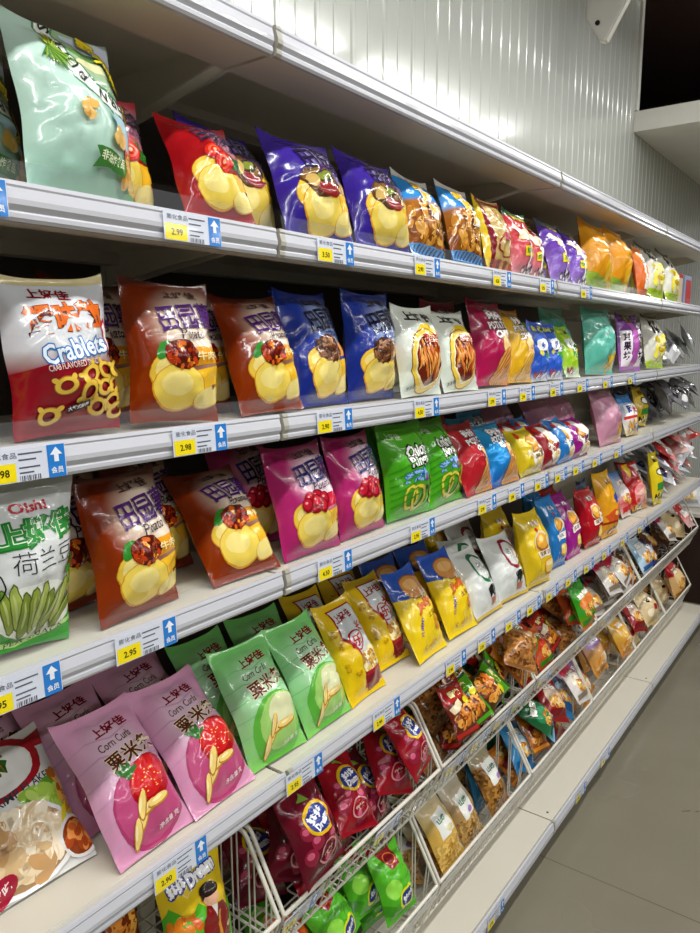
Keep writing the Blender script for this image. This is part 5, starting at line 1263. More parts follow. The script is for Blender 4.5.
# floor
def floor_mat():
    m, nt, b = base_mat('polished_floor_tile', .22, 0, .35)
    g = nt.nodes.new('ShaderNodeNewGeometry'); sp = nt.nodes.new('ShaderNodeSeparateXYZ'); nt.links.new(g.outputs['Position'], sp.inputs[0])
    fac = None
    for ax, off, per in ((0, .85, 1.2), (1, 2.087, 2.4)):
        a = nt.nodes.new('ShaderNodeMath'); a.operation = 'SUBTRACT'; a.inputs[1].default_value = off
        d = nt.nodes.new('ShaderNodeMath'); d.operation = 'DIVIDE'; d.inputs[1].default_value = per
        r = nt.nodes.new('ShaderNodeMath'); r.operation = 'ROUND'; s = nt.nodes.new('ShaderNodeMath'); s.operation = 'SUBTRACT'
        ab = nt.nodes.new('ShaderNodeMath'); ab.operation = 'ABSOLUTE'; lt = nt.nodes.new('ShaderNodeMath'); lt.operation = 'LESS_THAN'; lt.inputs[1].default_value = .0015/per
        nt.links.new(sp.outputs[ax], a.inputs[0]); nt.links.new(a.outputs[0], d.inputs[0]); nt.links.new(d.outputs[0], r.inputs[0])
        nt.links.new(d.outputs[0], s.inputs[0]); nt.links.new(r.outputs[0], s.inputs[1]); nt.links.new(s.outputs[0], ab.inputs[0]); nt.links.new(ab.outputs[0], lt.inputs[0])
        if fac is None: fac = lt
        else:
            mxx = nt.nodes.new('ShaderNodeMath'); mxx.operation = 'MAXIMUM'; nt.links.new(fac.outputs[0], mxx.inputs[0]); nt.links.new(lt.outputs[0], mxx.inputs[1]); fac = mxx
    n = nt.nodes.new('ShaderNodeTexNoise'); n.inputs['Scale'].default_value = 1.6; n.inputs['Detail'].default_value = 6; nt.links.new(g.outputs['Position'], n.inputs['Vector'])
    cr = nt.nodes.new('ShaderNodeValToRGB'); cr.color_ramp.elements[0].position = .3; cr.color_ramp.elements[1].position = .75
    cr.color_ramp.elements[0].color = lin('#767162'); cr.color_ramp.elements[1].color = lin('#827d6c')
    nt.links.new(n.outputs['Fac'], cr.inputs[0])
    mx = nt.nodes.new('ShaderNodeMix'); mx.data_type = 'RGBA'; mx.inputs[7].default_value = lin('#565142')
    nt.links.new(fac.outputs[0], mx.inputs[0]); nt.links.new(cr.outputs[0], mx.inputs[6]); nt.links.new(mx.outputs[2], b.inputs['Base Color'])
    n2 = nt.nodes.new('ShaderNodeTexNoise'); n2.inputs['Scale'].default_value = 3; nt.links.new(g.outputs['Position'], n2.inputs['Vector'])
    mr = nt.nodes.new('ShaderNodeMapRange'); mr.inputs['To Min'].default_value = .16; mr.inputs['To Max'].default_value = .34
    nt.links.new(n2.outputs['Fac'], mr.inputs['Value']); nt.links.new(mr.outputs[0], b.inputs['Roughness'])
    return m
bm = bmesh.new(); box(bm, -.62, 6.0, -2.5, 9, -.08, 0); tag(mesh_obj('floor', bm, floor_mat()), kind='structure', label='polished grey beige tiled shop floor', cat='floor')
bm = bmesh.new()      # scuff left on the floor
for k in range(9):
    a = k/8; tube(bm, [(.36+.22*a+.015*math.sin(7*a), 2.60+.05*math.sin(4*a), .0002), (.36+.22*(a+.1), 2.60+.05*math.sin(4*(a+.1)), .0002)], .0022, 4)
tag(mesh_obj('floor_scuff', bm, plain('scuff', '#6a6556', .5)), 'dark curved scuff mark on the floor tile', 'scuff')
# ribbed sandwich-panel wall
def ribbed(bm, x, y0, y1, z0, z1, pitch=.16):
    prof = []; y = y0
    while y < y1-1e-4:
        for dy, dx in ((0, 0), (.30, 0), (.325, .0022), (.375, .0022), (.40, 0), (.80, 0), (.84, .0035), (.92, .0035), (.96, 0)):
            if y+dy*pitch < y1: prof.append((x+dx, y+dy*pitch))
        y += pitch
    prof.append((x, y1))
    a = [bm.verts.new((px, py, z0)) for px, py in prof]; b = [bm.verts.new((px, py, z1)) for px, py in prof]
    for i in range(len(prof)-1): bm.faces.new((a[i], a[i+1], b[i+1], b[i]))
    c = [bm.verts.new(p) for p in ((x-.08, y0, z0), (x-.08, y1, z0), (x-.08, y0, z1), (x-.08, y1, z1))]
    bm.faces.new((c[0], c[1], c[3], c[2])); bm.faces.new((a[0], b[0], c[2], c[0])); bm.faces.new((a[-1], c[1], c[3], b[-1]))
M_WALL = plain('white_ribbed_panel', '#bfc3bd', .17, 0, .3, .03, 2)
bm = bmesh.new(); ribbed(bm, -.5, -2.5, 4.52, 0, 4.2); ribbed(bm, -.5, 4.52, 9, 0, 2.815)
tag(mesh_obj('wall_left', bm, M_WALL), 'white ribbed metal panel wall behind the shelving', 'wall', kind='structure')
bm = bmesh.new(); box(bm, -.505, -.485, 4.5, 4.545, 2.93, 4.2, 0, .003); tag(mesh_obj('trim_1', bm, plain('pale_trim', '#d6d6d0', .35)), 'pale corner strip at the end of the ribbed wall', 'trim', kind='structure')
bm = bmesh.new(); box(bm, -.5, 3.2, 4.5, 8.9, 2.815, 2.925, 0, .004)
tag(mesh_obj('trim_2', bm, plain('white_bulkhead_board', '#e2e0d8', .5)), 'white boxed overhead bulkhead in front of the dark upper opening', 'bulkhead', kind='structure')
bm = bmesh.new(); box(bm, -4, 4, 8.9, 9, 0, 4.2); tag(mesh_obj('wall_far', bm, M_DARK), 'dark brown far wall', 'wall', kind='structure')
bm = bmesh.new(); box(bm, -4, 6, -2.5, 9, 4.2, 4.28); tag(mesh_obj('ceiling', bm, M_DARK), 'dark ceiling', 'ceiling', kind='structure')
bm = bmesh.new(); box(bm, -4.1, -4, 4.4, 9, 2.0, 4.2); box(bm, -4, -.59, 4.3, 4.4, 2.0, 4.2); box(bm, -4, -.59, 4.4, 8.9, 2.75, 2.8); tag(mesh_obj('wall_back', bm, M_DARK), 'dark recess behind the upper opening', 'wall', kind='structure')
# bracket hanging on the wall
BRY, BRS = 3.30, (-.318, 2.955)
BRP = [(-.374, 3.52), (-.369, 2.982), (-.308, 2.883), (-.283, 2.878), (-.188, 3.044), (-.125, 3.15), (-.06, 3.52)]
br = empty('wall_bracket', (-.488, BRY, 3.0)); tag(br, 'white folded metal bracket jutting high from the ribbed wall', 'bracket')
bm = bmesh.new()
a = [bm.verts.new((x+.488, -.012, z-3.0)) for x, z in BRP]; b = [bm.verts.new((x+.488, .03, z-3.0)) for x, z in BRP]
bm.faces.new(a); bm.faces.new(b[::-1])
for i in range(len(BRP)): bm.faces.new((a[i], a[(i+1) % len(BRP)], b[(i+1) % len(BRP)], b[i]))
bmesh.ops.recalc_face_normals(bm, faces=bm.faces); bmesh.ops.bevel(bm, geom=bm.edges[:], offset=.005, segments=2, affect='EDGES')
mesh_obj('bracket_plate', bm, plain('bracket_paint', '#c6c4bc', .45), br)
bm = bmesh.new(); box(bm, -.008, .42, .031, .075, .44, .50, 0, .004); mesh_obj('bracket_arm', bm, plain('bracket_paint', '#c6c4bc', .45), br)
bm = bmesh.new(); tube(bm, [(BRS[0]+.488, -.011, BRS[1]-3.0), (BRS[0]+.488, -.018, BRS[1]-3.0)], .010, 12); tag(mesh_obj('screw', bm, plain('dark_steel', '#2c2a28', .4, .6), br), 'dark round screw head')
# ---------------------------------------------------------------- gondola shelving
gf = empty('gondola_frame', (-.43, 2.1, 0)); tag(gf, 'tall white shelving frame with dark back panels against the ribbed wall', 'shelving')
for i in range(3):
    bm = bmesh.new(); box(bm, -.012, .0, YJ[i]-2.1+.01, YJ[i+1]-2.1-.01, .07, 2.10); mesh_obj('back_panel', bm, M_BACK, gf)
bm = bmesh.new(); box(bm, -.012, .0, YJ[3]-2.1+.01, YJ[4]-2.1-.01, .07, 1.74); mesh_obj('back_panel', bm, M_METAL, gf)
for y in YJ:
    bm = bmesh.new(); box(bm, -.035, .012, y-2.1-.02, y-2.1+.02, 0, 2.16, 0, .003); mesh_obj('upright', bm, M_METAL, gf)
RAIL = [(-.004, 0), (.003, 0), (.0055, .004), (.0055, .009), (.004, .0115), (.008, .018), (.0082, .024), (.0045, .0365), (.0055, .039), (.004, .0438), (-.001, .0438), (-.004, .040)]
def rail_part(parent, y0, y1, dx=0, dz=0):
    bm = bmesh.new(); extrude_y(bm, [(x+dx, z+dz) for x, z in RAIL], y0, y1); mesh_obj('price_rail', bm, M_RAIL, parent)
    bm = bmesh.new(); extrude_y(bm, [(x*1.12+dx+.0004, z*1.01+dz-.0002) for x, z in RAIL], y0-.001, y0+.011); mesh_obj('rail_clip', bm, M_CLIP, parent)
BAY = ['bay nearest the camera', 'second bay', 'third bay', 'farthest bay']
for s in range(5):
    for i in range(4):
        y0, y1 = YJ[i]+.004, YJ[i+1]-.004; L = y1-y0
        t = empty('display_shelf', (0, y0, Z[s]))
        nm = 'empty top canopy shelf' if s == 0 else SHELF[s-1]
        tag(t, 'white metal '+('canopy' if s == 0 else SHELF[s-1])+' with grey price rail, '+BAY[i], 'shelf', 'white metal gondola shelves')
        bm = bmesh.new()
        dep = -.415
        box(bm, dep, -.004, 0, L, .0325, .0372)
        box(bm, -.008, -.004, 0, L, .0, .0325)                     # folded front
        if s == 0:
            box(bm, -.10, -.008, 0, L, .002, .006); box(bm, -.104, -.10, 0, L, .002, .0325); box(bm, dep, dep+.05, 0, L, .015, .0325)
        else: box(bm, -.05, -.008, 0, L, .002, .005); box(bm, dep, dep+.04, 0, L, .010, .0325)
        mesh_obj('shelf_board', bm, M_METAL, t)
        rail_part(t, .0, L, 0, 0)
        for yb in (.012, L-.012):
            bm = bmesh.new(); h0, h1 = (.02, .085) if s == 0 else (.012, .06)
            v = [bm.verts.new((x, yb+d, z)) for d in (-.003, .003) for x, z in ((-.06, .035), (-.06, .035-h0), (-.415, .035-h1), (-.415, .035))]
            for q in ((0, 1, 2, 3), (7, 6, 5, 4), (0, 4, 5, 1), (1, 5, 6, 2), (2, 6, 7, 3), (3, 7, 4, 0)): bm.faces.new([v[k] for k in q])
            mesh_obj('shelf_bracket', bm, M_METAL, t)
        if 0 < s:
            h = {1: .068, 2: .070, 3: .066, 4: .049}[s]
            bm = bmesh.new(); extrude_y(bm, [(-.0012, .0415), (-.0004, .0415), (-.0062, h), (-.0070, h)], .015, L-.004)
            mesh_obj('clear_guard', bm, clear_plastic(), t)
for i in range(1, 4):
    y0, y1 = YJ[i]+.003, YJ[i+1]-.003; L = y1-y0
    t = empty('base_shelf', (0, y0, 0)); tag(t, 'white metal base deck with grey price rail near the floor, '+['first visible bay', 'middle bay', 'farthest bay'][i-1], 'shelf', 'white base decks')
    bm = bmesh.new(); box(bm, -.39, EX-.004, 0, L, ZD+.050, ZD+.056); box(bm, EX-.008, EX-.004, 0, L, ZD+.002, ZD+.05); mesh_obj('shelf_board', bm, M_METAL, t)
    rail_part(t, 0, L, EX, ZD+.008)
    bm = bmesh.new(); box(bm, EX-.06, EX-.045, 0, L, 0, ZD+.05); tag(mesh_obj('kick_plate', bm, plain('kick_grey', '#8c8a80', .5), t), 'dull grey kick plate')
    if i > 1:
        bm = bmesh.new(); tube(bm, [(EX-.03, .03, ZD+.0561), (EX-.03, .03, ZD+.0570)], .004, 8); tag(mesh_obj('bolt', bm, plain('dark_steel', '#2c2a28', .4, .6), t), 'dark bolt head')
# ---------------------------------------------------------------- price tags
M_CARD = plain('tag_card', '#d3d9e6', .3, 0, .3, .02); M_YEL = film('#f2dc1a'); M_BLU = film('#2a7ccc'); M_INK = film('#5a5c66'); M_WHT = film('#e8eef4'); M_BLK = film('#3a3a10')
TAGM = {}
def tag_mesh(price):
    if price in TAGM: return TAGM[price]
    bm = bmesh.new(); W, H = .104, .038
    box(bm, -W/2, W/2, -.0004, .0004, -H/2, H/2, 0)
    def rect(x0, x1, z0, z1, mi, y): 
        f = bm.faces.new([bm.verts.new(p) for p in ((x0, y, z0), (x1, y, z0), (x1, y, z1), (x0, y, z1))]); f.material_index = mi
    def txt(s, cx, cz, w, h, mi, y, b=.02):
        vs, fs = text2d(s, b); x0, x1 = min(v[0] for v in vs), max(v[0] for v in vs); z0, z1 = min(v[1] for v in vs), max(v[1] for v in vs)
        bv = [bm.verts.new((cx+(x-(x0+x1)/2)*w/(x1-x0), y, cz+(z-(z0+z1)/2)*h/(z1-z0))) for x, z in vs]
        for q in fs:
            f = bm.faces.new([bv[k] for k in q]); f.material_index = mi
    rect(-.050, -.012, -.018, .003, 1, -.0007); txt(price, -.030, -.0075, .020, .009, 5, -.0010)
    txt('膨化食品', -.028, .012, .036, .007, 3, -.0007, 0)
    for k, (x0, x1, z) in enumerate(((-.008, .022, .012), (-.008, .014, .005), (-.008, .018, -.004), (-.008, .010, -.010))): rect(x0, x1, z, z+.0018, 3, -.0007)
    for k in range(12): rect(-.008+.0022*k, -.008+.0022*k+.0006+.0005*(k % 3), -.0185, -.0125, 3, -.0007)
    rect(.028, .051, -.0195, .0195, 2, -.0007)
    f = bm.faces.new([bm.verts.new((x, -.0010, z)) for x, z in ((.0395, .0165), (.0315, .0075), (.0365, .0075), (.0365, -.001), (.0425, -.001), (.0425, .0075), (.0475, .0075))]); f.material_index = 4
    txt('会员', .0395, -.011, .016, .008, 4, -.0010)
    me = bpy.data.meshes.new('price_tag'); bm.to_mesh(me); bm.free()
    for m in (M_CARD, M_YEL, M_BLU, M_INK, M_WHT, M_BLK): me.materials.append(m)
    TAGM[price] = me; return me
ORD = ['first', 'second', 'third', 'fourth', 'fifth', 'sixth', 'seventh', 'eighth', 'ninth', 'tenth', 'eleventh', 'twelfth', 'thirteenth', 'fourteenth', 'fifteenth']
RAILTAGS = {1: [.403, .722, 1.048, 1.362, 1.726, 2.02, 2.35], 2: [.452, .722, 1.043, 1.368, 1.718, 1.91, 2.13, 2.36, 2.62, 2.92], 3: [.426, .61, 1.041, 1.359, 1.68, 1.861, 2.042, 2.20, 2.36, 2.55, 2.80],
            4: [.30, .652, .945, 1.219, 1.53, 1.70, 1.87, 2.02, 2.17, 2.34, 2.52, 2.72, 2.95, 3.2]}
PR = ['2.95', '2.99', '2.98', '3.50', '2.90', '4.50']
for s, ys in RAILTAGS.items():
    for k, y in enumerate(ys):
        o = link(bpy.data.objects.new('price_tag', tag_mesh(PR[(k+s) % 6 if k > 1 else (0, 1, 2, 0, 4)[s]])))
        o.location = (.0098, y, Z[s]+.0212); o.rotation_euler = (-.06, 0, PI/2+.0)
        tag(o, 'price tag, %s from the left on the %s rail' % (ORD[k], SHELF[s-1]), 'price tag', 'price tags on the rails')
for k, y in enumerate((1.665, 2.35, 2.62)):
    o = link(bpy.data.objects.new('price_tag', tag_mesh(PR[k+1]))); o.location = (EX+.0090, y, ZD+.029); o.rotation_euler = (0, 0, PI/2)
    tag(o, 'small price tag on the base deck rail, %s from the near end' % ORD[k], 'price tag', 'price tags on the rails')
# ---------------------------------------------------------------- wire baskets
BASK = {'U0': (.285, .885, 'upper lime bag basket'), 'U1': (.885, 1.48, 'upper red bag basket'), 'U2': (1.48, 2.08, 'upper spicy snack basket'), 'U3': (2.08, 2.68, 'upper green pack basket'),
        'U4': (2.68, 3.28, 'upper white packet basket'), 'U5': (3.28, 4.48, 'farthest upper basket'), 'L1': (.885, 1.48, 'lower green bag basket'), 'L2': (1.48, 2.08, 'lower clear bag basket'),
        'L3': (2.08, 2.68, 'lower foil bag basket'), 'L4': (2.68, 3.28, 'lower bread bag basket'), 'L5': (3.28, 3.82, 'lower cream bag basket'), 'L6': (3.82, 4.40, 'farthest lower basket')}
for k, (y0, y1, nm) in BASK.items():
    up = k[0] == 'U'; zr = .60 if up else .277; bx = -.035 if up else -.05; zb = zr-.10 if up else .132
    zt = zr+.145 if up else zr+.185; L = y1-y0-.014; bk = -.385
    t = empty('wire_basket', (0, y0+.007, 0)); tag(t, 'white wire dump bin, '+nm, 'basket', 'white wire baskets')
    bm = bmesh.new(); tube(bm, [(0, 0, zr), (0, L, zr)], .0045, 8); mesh_obj('front_rim', bm, M_WIRE, t)
    xt = -.095 if up else -.115
    for ye in (0, L):
        bm = bmesh.new(); arc = [(xt+.020*math.cos(a), ye, zt-.018+.018*math.sin(a)) for a in [math.radians(d) for d in (30, 60, 90, 130)]]
        tube(bm, [(0, ye, zr)]+arc+[(xt-.10, ye, zt-.012), (bk, ye, zt-.05)], .0042, 8)
        mesh_obj('end_frame', bm, M_WIRE, t)
        bm = bmesh.new(); n = 9
        for q in range(n):
            x = bk+(-.03-bk)*q/(n-1); f = (x-bk)/(xt-bk); zz = zt-.05+(.04)*f if x < xt else zt-(x-xt)/(0-xt)*(zt-zr)
            tube(bm, [(x, ye, zz), (min(x, bx), ye, zb)], .0019, 5)
        tube(bm, [(bk, ye, zb+.05), (bx+.015, ye, zb+.05)], .0026, 5); tube(bm, [(bk, ye, zb), (bx, ye, zb), (0, ye, zr)], .0032, 6)
        mesh_obj('end_grille', bm, M_WIRE, t)
    bm = bmesh.new(); n = int(L/.028)
    for q in range(1, n): tube(bm, [(0, L*q/n, zr), (bx, L*q/n, zb), (bx-.05, L*q/n, zb)], .0016, 4)
    tube(bm, [(bx, 0, zb), (bx, L, zb)], .003, 6); tube(bm, [(bx/2, 0, (zr+zb)/2), (bx/2, L, (zr+zb)/2)], .002, 5)
    mesh_obj('front_grille', bm, M_WIRE, t)
    bm = bmesh.new()
    for q in range(1, 12): x = bk+(bx-bk)*q/12; tube(bm, [(x, 0, zb), (x, L, zb)], .0018, 4)
    for q in range(1, 8): tube(bm, [(bk, L*q/8, zb-.003), (bx, L*q/8, zb-.003)], .002, 4)
    mesh_obj('bottom_grille', bm, M_WIRE, t)
    bm = bmesh.new()
    for q in range(0, 7): tube(bm, [(bk, L*q/6, zb), (bk, L*q/6, zt-.05)], .0018, 4)
    tube(bm, [(bk, 0, zt-.05), (bk, L, zt-.05)], .003, 5); mesh_obj('back_grille', bm, M_WIRE, t)
    if k != 'U0':
        h = .045; ys = ((.30, .40), (.02, .12)) if k == 'U1' else ((.0, L),)
        bm = bmesh.new(); d = Vector((bx, 0, zb-zr)).normalized()
        for ya, yb in ys:
            v = [bm.verts.new((.0055+d.x*e+o_, y, zr-.002+d.z*e)) for o_ in (0, .0012) for y, e in ((ya, .004), (yb, .004), (yb, h), (ya, h))]
            for q in ((0, 1, 2, 3), (7, 6, 5, 4), (0, 4, 5, 1), (1, 5, 6, 2), (2, 6, 7, 3), (3, 7, 4, 0)): bm.faces.new([v[i] for i in q])
        mesh_obj('label_holder', bm, M_HOLD, t)
bt = [('U1', .94), ('U1', 1.24), ('U2', 1.56), ('U2', 1.70), ('U2', 1.84), ('U2', 1.96), ('U3', 2.16), ('U3', 2.50), ('U4', 2.80), ('U4', 3.10)]
for k, y in bt:
    o = link(bpy.data.objects.new('price_tag', tag_mesh(PR[int(y*10) % 6]))); o.location = (-.001, y, .600-.0275); o.rotation_euler = (.30, 0, PI/2)
    n = [b for b in bt if b[0] == k].index((k, y))
    tag(o, 'price tag on the front of the %s, %s' % (BASK[k][2], ['left one', 'second from left', 'third from left', 'rightmost'][n] if k == 'U2' else ['left one', 'right one'][n]), 'price tag', 'price tags on the baskets')
# ---------------------------------------------------------------- stock on the shelves
DESC = {'corn_puff': 'large mint green corn puff bag', 'red_chips': 'red tomato potato chip bag', 'purple_chips': 'purple potato chip bag', 'brown_chips': 'brown meat potato chip bag', 'blue_chips': 'dark blue potato chip bag',
 'pink_chips': 'magenta cherry potato chip bag', 'macaroni': 'blue topped bag of brown curls', 'noodle': 'tan noodle snack bag with yellow side', 'red_puff': 'red snack bag with pink bottom', 'violet_puff': 'violet snack bag with yellow logo',
 'orange_big': 'puffy amber orange bag', 'orange_small': 'small orange bag with white strip', 'lemon': 'grey bag with yellow slices', 'crab': 'red and white crab snack bag', 'fries': 'pale bag with fries in a yellow oval',
 'pc_mag': 'crimson bag of crinkle potato chips', 'pc_yel': 'yellow bag of crinkle potato chips', 'pc_red': 'red bag of crinkle potato chips', 'pc_blu': 'bright blue bag of crinkle potato chips', 'blue_candy': 'small blue patterned bag', 'lime_candy': 'small lime green bag',
 'teal': 'puffy plain teal bag', 'rose_big': 'puffy plain dusty pink bag', 'mauve': 'purple bag with two white panels', 'pea': 'white and green pea snack bag', 'onion': 'bright green onion ring bag', 'egg_yel': 'small yellow biscuit pack', 'egg_red': 'small dark red biscuit pack',
 'egg_blue': 'small blue biscuit pack', 'egg_pur': 'small purple biscuit pack', 'bluewhite': 'blue and white rice cracker pack', 'yellow_face': 'narrow yellow pack with black oval', 'shrimp': 'white shrimp flake bag with red oval', 'curl_pink': 'pink corn curl bag with strawberry',
 'curl_green': 'light green corn curl bag', 'rice': 'yellow popcorn bag with red bowl', 'pot_yel': 'yellow bag with blue top and potato', 'cookie_green': 'white bag with green ring', 'cookie_red': 'white bag with dark red ring', 'tall_yel': 'tall yellow biscuit pack',
 'tall_blue': 'tall blue biscuit pack', 'tall_pur': 'tall purple biscuit pack', 'tall_red': 'tall red biscuit pack', 'amber': 'amber yellow snack bag', 'redblue': 'narrow red and blue snack pack', 'crimson': 'red bag with yellow corner', 'sunny': 'narrow yellow snack bag with black oval',
 'dream': 'lime bag picturing a boy', 'grape': 'bright red jelly candy bag', 'grape_dark': 'dark maroon jelly candy bag', 'limepack': 'bright green candy bag', 'spicy_red': 'dark red spicy snack pack', 'spicy_green': 'brown spicy pack with green band',
 'spicy_orange': 'orange spicy snack pack', 'nuts': 'clear bag of brown nuts', 'greenpack': 'slim green snack pack', 'redpack': 'small red snack pack', 'orangepack': 'small orange snack pack', 'whitepack': 'white packet with red edge', 'bluegrey': 'blue grey seaweed pack',
 'skybag': 'pale blue and white bag', 'navy': 'navy blue pack', 'brownpack': 'dark brown pack', 'dried_yellow': 'clear bag of yellow dried food', 'dried_tan': 'clear bag of tan dried food', 'dried_brown': 'clear bag of brown dried food', 'greenfoil': 'dark green foil bag',
 'bluefoil': 'blue foil bag', 'redfoil': 'dark red foil bag', 'bread_violet': 'bread bag with pale violet top', 'bread_yellow': 'bread bag with yellow label', 'creambag': 'cream coloured bag', 'redcap': 'tall biscuit bag with red top', 'whitebag': 'plain white bag',
 'silver': 'silver foil sachet', 'darksilver': 'dark silver sachet', 'whiteblue': 'white and navy sachet', 'redwhite': 'red and white sachet'}
PACKISH = ('egg_yel', 'egg_red', 'egg_blue', 'egg_pur', 'tall_yel', 'tall_blue', 'tall_pur', 'tall_red', 'bluewhite', 'redblue', 'greenpack', 'redpack', 'orangepack', 'whitepack', 'bluegrey', 'brownpack', 'navy', 'yellow_face')
def where(n, k):
    if n == 1: return ''
    if n == 2: return ('left one', 'right one')[k]
    return 'leftmost' if k == 0 else 'rightmost' if k == n-1 else ORD[k]+' from the left'
def kindname(k):
    if 'chips' in k or k.startswith('pc_') or k == 'pot_yel': return 'chip_bag'
    if k in PACKISH: return 'biscuit_pack' if k[:4] in ('egg_', 'tall') else 'snack_pack'
    if k.startswith('bread'): return 'bread_bag'
    if k in ('grape', 'grape_dark', 'limepack'): return 'candy_bag'
    if k in ('silver', 'darksilver', 'whiteblue', 'redwhite'): return 'sachet'
    return 'snack_bag'
rows = {}
for b in BAGS: rows.setdefault((b[0], b[1], b[7]), []).append(b)
for (kind, s, back), lst in rows.items():
    lst.sort(key=lambda b: b[2])
    for i, (k, s_, y, x, lean, yaw, roll, bk_) in enumerate(lst):
        z = TOP[s]+KIND[k][0][0]/2*abs(math.sin(roll))*math.cos(lean)+.0015
        w = where(len(lst), i)
        lab = DESC[k]+(', '+w if w else '')+(', back row of the ' if back else ', front of the ')+SHELF[s-1]
        place_bag(k, kindname(k), (x, y, z), lean, yaw, roll, lab, 'biscuit pack' if k in PACKISH else 'snack bag', (DESC[k]+'s on the '+SHELF[s-1]) if len(lst) > 1 else None)
rows = {}
for b in PACKS: rows.setdefault((b[0], b[1]), []).append(b)
for (kind, bk_), lst in rows.items():
    lst.sort(key=lambda b: b[3])
    for i, (k, q, x, y, z, lean, yaw, roll) in enumerate(lst):
        w = where(len(lst), i)
        place_bag(k, kindname(k), (x, y, z), lean, yaw, roll, DESC[k]+(', '+w if w else '')+', in the '+BASK[q][2], 'snack pack' if k in PACKISH else 'snack bag', (DESC[k]+'s in the '+BASK[q][2]) if len(lst) > 1 else None, center=True)
# loose heaps of sachets at the far end
R_ = random.Random(11)
def heap(kind, s, y0, y1, n, x0, x1, hmax, what):
    k0 = 0
    for i in range(n):
        f = (i+.5)/n; y = y0+(y1-y0)*((i*.618) % 1); x = x0+(x1-x0)*R_.random()
        z = TOP[s]+.018+hmax*(i/n)*R_.uniform(.75, 1)*(.4+.6*min(1, (x1-x+.05)/.2))
        place_bag(kind, 'sachet', (x, y, z), R_.uniform(.4, .9)+(.25 if s == 4 else 0), R_.uniform(-.7, .7), R_.uniform(-1.2, 1.2), DESC[kind]+' in the far end heap on the '+SHELF[s-1], 'sachet', DESC[kind]+'s heaped on the '+SHELF[s-1], center=True)
heap('silver', 2, 3.74, 4.42, 16, -.24, -.06, .10, '')
heap('darksilver', 3, 3.68, 4.42, 26, -.28, -.06, .15, '')
heap('whiteblue', 4, 3.78, 4.42, 22, -.28, -.06, .17, '')
heap('redwhite', 4, 3.95, 4.45, 10, -.24, -.08, .24, '')
# boxes on the top shelf, far end
for k, (y, w, c, c2, lb) in enumerate(((3.885, .15, '#a8161c', '#c8b8a0', 'red carton at the far end of the top shelf'), (4.075, .15, '#8a9ab8', '#b83a3a', 'blue grey carton beside the red one, far end of the top shelf'))):
    t = empty('carton', (-.06, y, TOP[1]+.0005)); tag(t, lb, 'box')
    bm = bmesh.new(); box(bm, -.11, .0, -w/2, w/2, 0, .155, 0, .002); mesh_obj('carton_body', bm, plain('carton_'+c[1:], c, .4, 0, .2), t)
    bm = bmesh.new(); box(bm, .0002, .0012, -w*.32, w*.42, .02, .135); mesh_obj('printed_panel', bm, plain('carton_'+c2[1:], c2, .4, 0, .2), t)
# dark counter past the end of the gondola with white bags on it
t = empty('display_counter', (0, 5.2, 0)); tag(t, 'dark brown counter standing beyond the end of the shelving', 'counter')
bm = bmesh.new(); box(bm, -.49, .45, -.30, .6, 0, .56, 0, .004); mesh_obj('counter_body', bm, M_DARK, t)
bm = bmesh.new(); box(bm, -.49, .47, -.32, .62, .5605, .585, 0, .004); mesh_obj('counter_top', bm, plain('counter_white', '#c8c4ba', .4), t)
for i, (x, y, r) in enumerate(((-.30, 5.05, .1), (-.16, 5.02, -.1), (-.02, 5.05, .15), (.12, 5.02, 0), (-.23, 5.18, 0), (-.08, 5.2, .1), (.08, 5.18, -.1))):
    place_bag('whitebag', 'snack_bag', (x, y, .5865+.01), .5, -PI/2+.2*r, r, 'plain white bag on the dark counter past the shelf end', 'snack bag', 'white bags on the far counter')
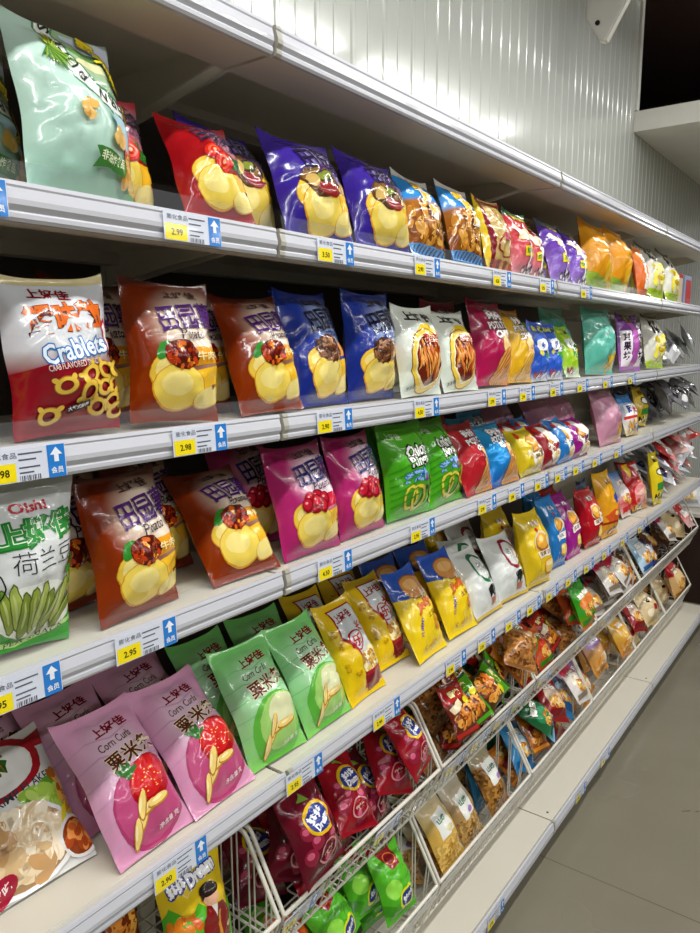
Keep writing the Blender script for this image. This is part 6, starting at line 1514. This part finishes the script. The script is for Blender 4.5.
# ---------------------------------------------------------------- lamps
M_TUBE = bpy.data.materials.new('lamp_tube'); M_TUBE.use_nodes = True
pb = M_TUBE.node_tree.nodes['Principled BSDF']; pb.inputs['Emission Color'].default_value = (1, .98, .95, 1); pb.inputs['Emission Strength'].default_value = 6
ROWS = ((.85, LAMP*1.25, 'batten lamp hanging over the shelving aisle'), (2.5, LAMP*1.05, 'fill lamp added over the middle of the shop'), (4.6, LAMP*.9, 'fill lamp added over the far side of the shop'))  # second and third rows are added fill, softening the shelf shadows
for xr, pw, lb in ROWS:
    for i, y in enumerate((-1.6, -.1, 1.4, 2.9, 4.4, 5.9)):
        t = empty('ceiling_light', (xr, y, 3.31)); tag(t, 'white fluorescent '+lb, 'lamp', 'lamps: '+lb)
        bm = bmesh.new(); box(bm, -.05, .05, -.65, .65, 0, .05, 0, .004); mesh_obj('lamp_housing', bm, plain('lamp_white', '#dcdcd8', .4), t)
        bm = bmesh.new(); tube(bm, [(0, -.62, -.02), (0, .62, -.02)], .018, 10); mesh_obj('lamp_tube', bm, M_TUBE, t)
        for sx in (-1, 1):
            bm = bmesh.new(); tube(bm, [(0, sx*.5, .05), (0, sx*.5, .885)], .003, 5); mesh_obj('hanger_rod', bm, plain('dark_steel', '#2c2a28', .4, .6), t)
        ld = bpy.data.lights.new('tube_light', 'AREA'); ld.shape = 'RECTANGLE'; ld.size = .09; ld.size_y = 1.24; ld.energy = pw; ld.color = (1, .985, .96)
        lo = link(bpy.data.objects.new('tube_light', ld)); lo.location = (xr, y, 3.26)
t = empty('ceiling_light', (1.0, 7.4, 2.74)); tag(t, 'short white fill lamp added under the overhead bulkhead', 'lamp')  # added lamp, out of view, brightens the wall below the bulkhead
bm = bmesh.new(); box(bm, -.4, .4, -.05, .05, 0, .074, 0, .004); mesh_obj('lamp_housing', bm, plain('lamp_white', '#dcdcd8', .4), t)
bm = bmesh.new(); tube(bm, [(-.38, 0, -.02), (.38, 0, -.02)], .018, 10); mesh_obj('lamp_tube', bm, M_TUBE, t)
ld = bpy.data.lights.new('tube_light', 'AREA'); ld.shape = 'RECTANGLE'; ld.size = .76; ld.size_y = .09; ld.energy = 40; ld.color = (1, .985, .96)
lo = link(bpy.data.objects.new('tube_light', ld)); lo.location = (1.0, 7.4, 2.69)
w = bpy.data.worlds.new('shop_air'); SC.world = w; w.use_nodes = True
w.node_tree.nodes['Background'].inputs[0].default_value = (.93, .98, 1, 1); w.node_tree.nodes['Background'].inputs[1].default_value = AMB
SC.view_settings.view_transform = 'Standard'; SC.view_settings.look = 'None'; SC.view_settings.gamma = 1; SC.view_settings.use_curve_mapping = False
SC.view_settings.exposure = EXPO
SC.cycles.use_denoising = True
SC.cycles.max_bounces = 8; SC.cycles.transparent_max_bounces = 12; SC.cycles.caustics_reflective = False; SC.cycles.caustics_refractive = False
SC.cycles.sample_clamp_indirect = 6
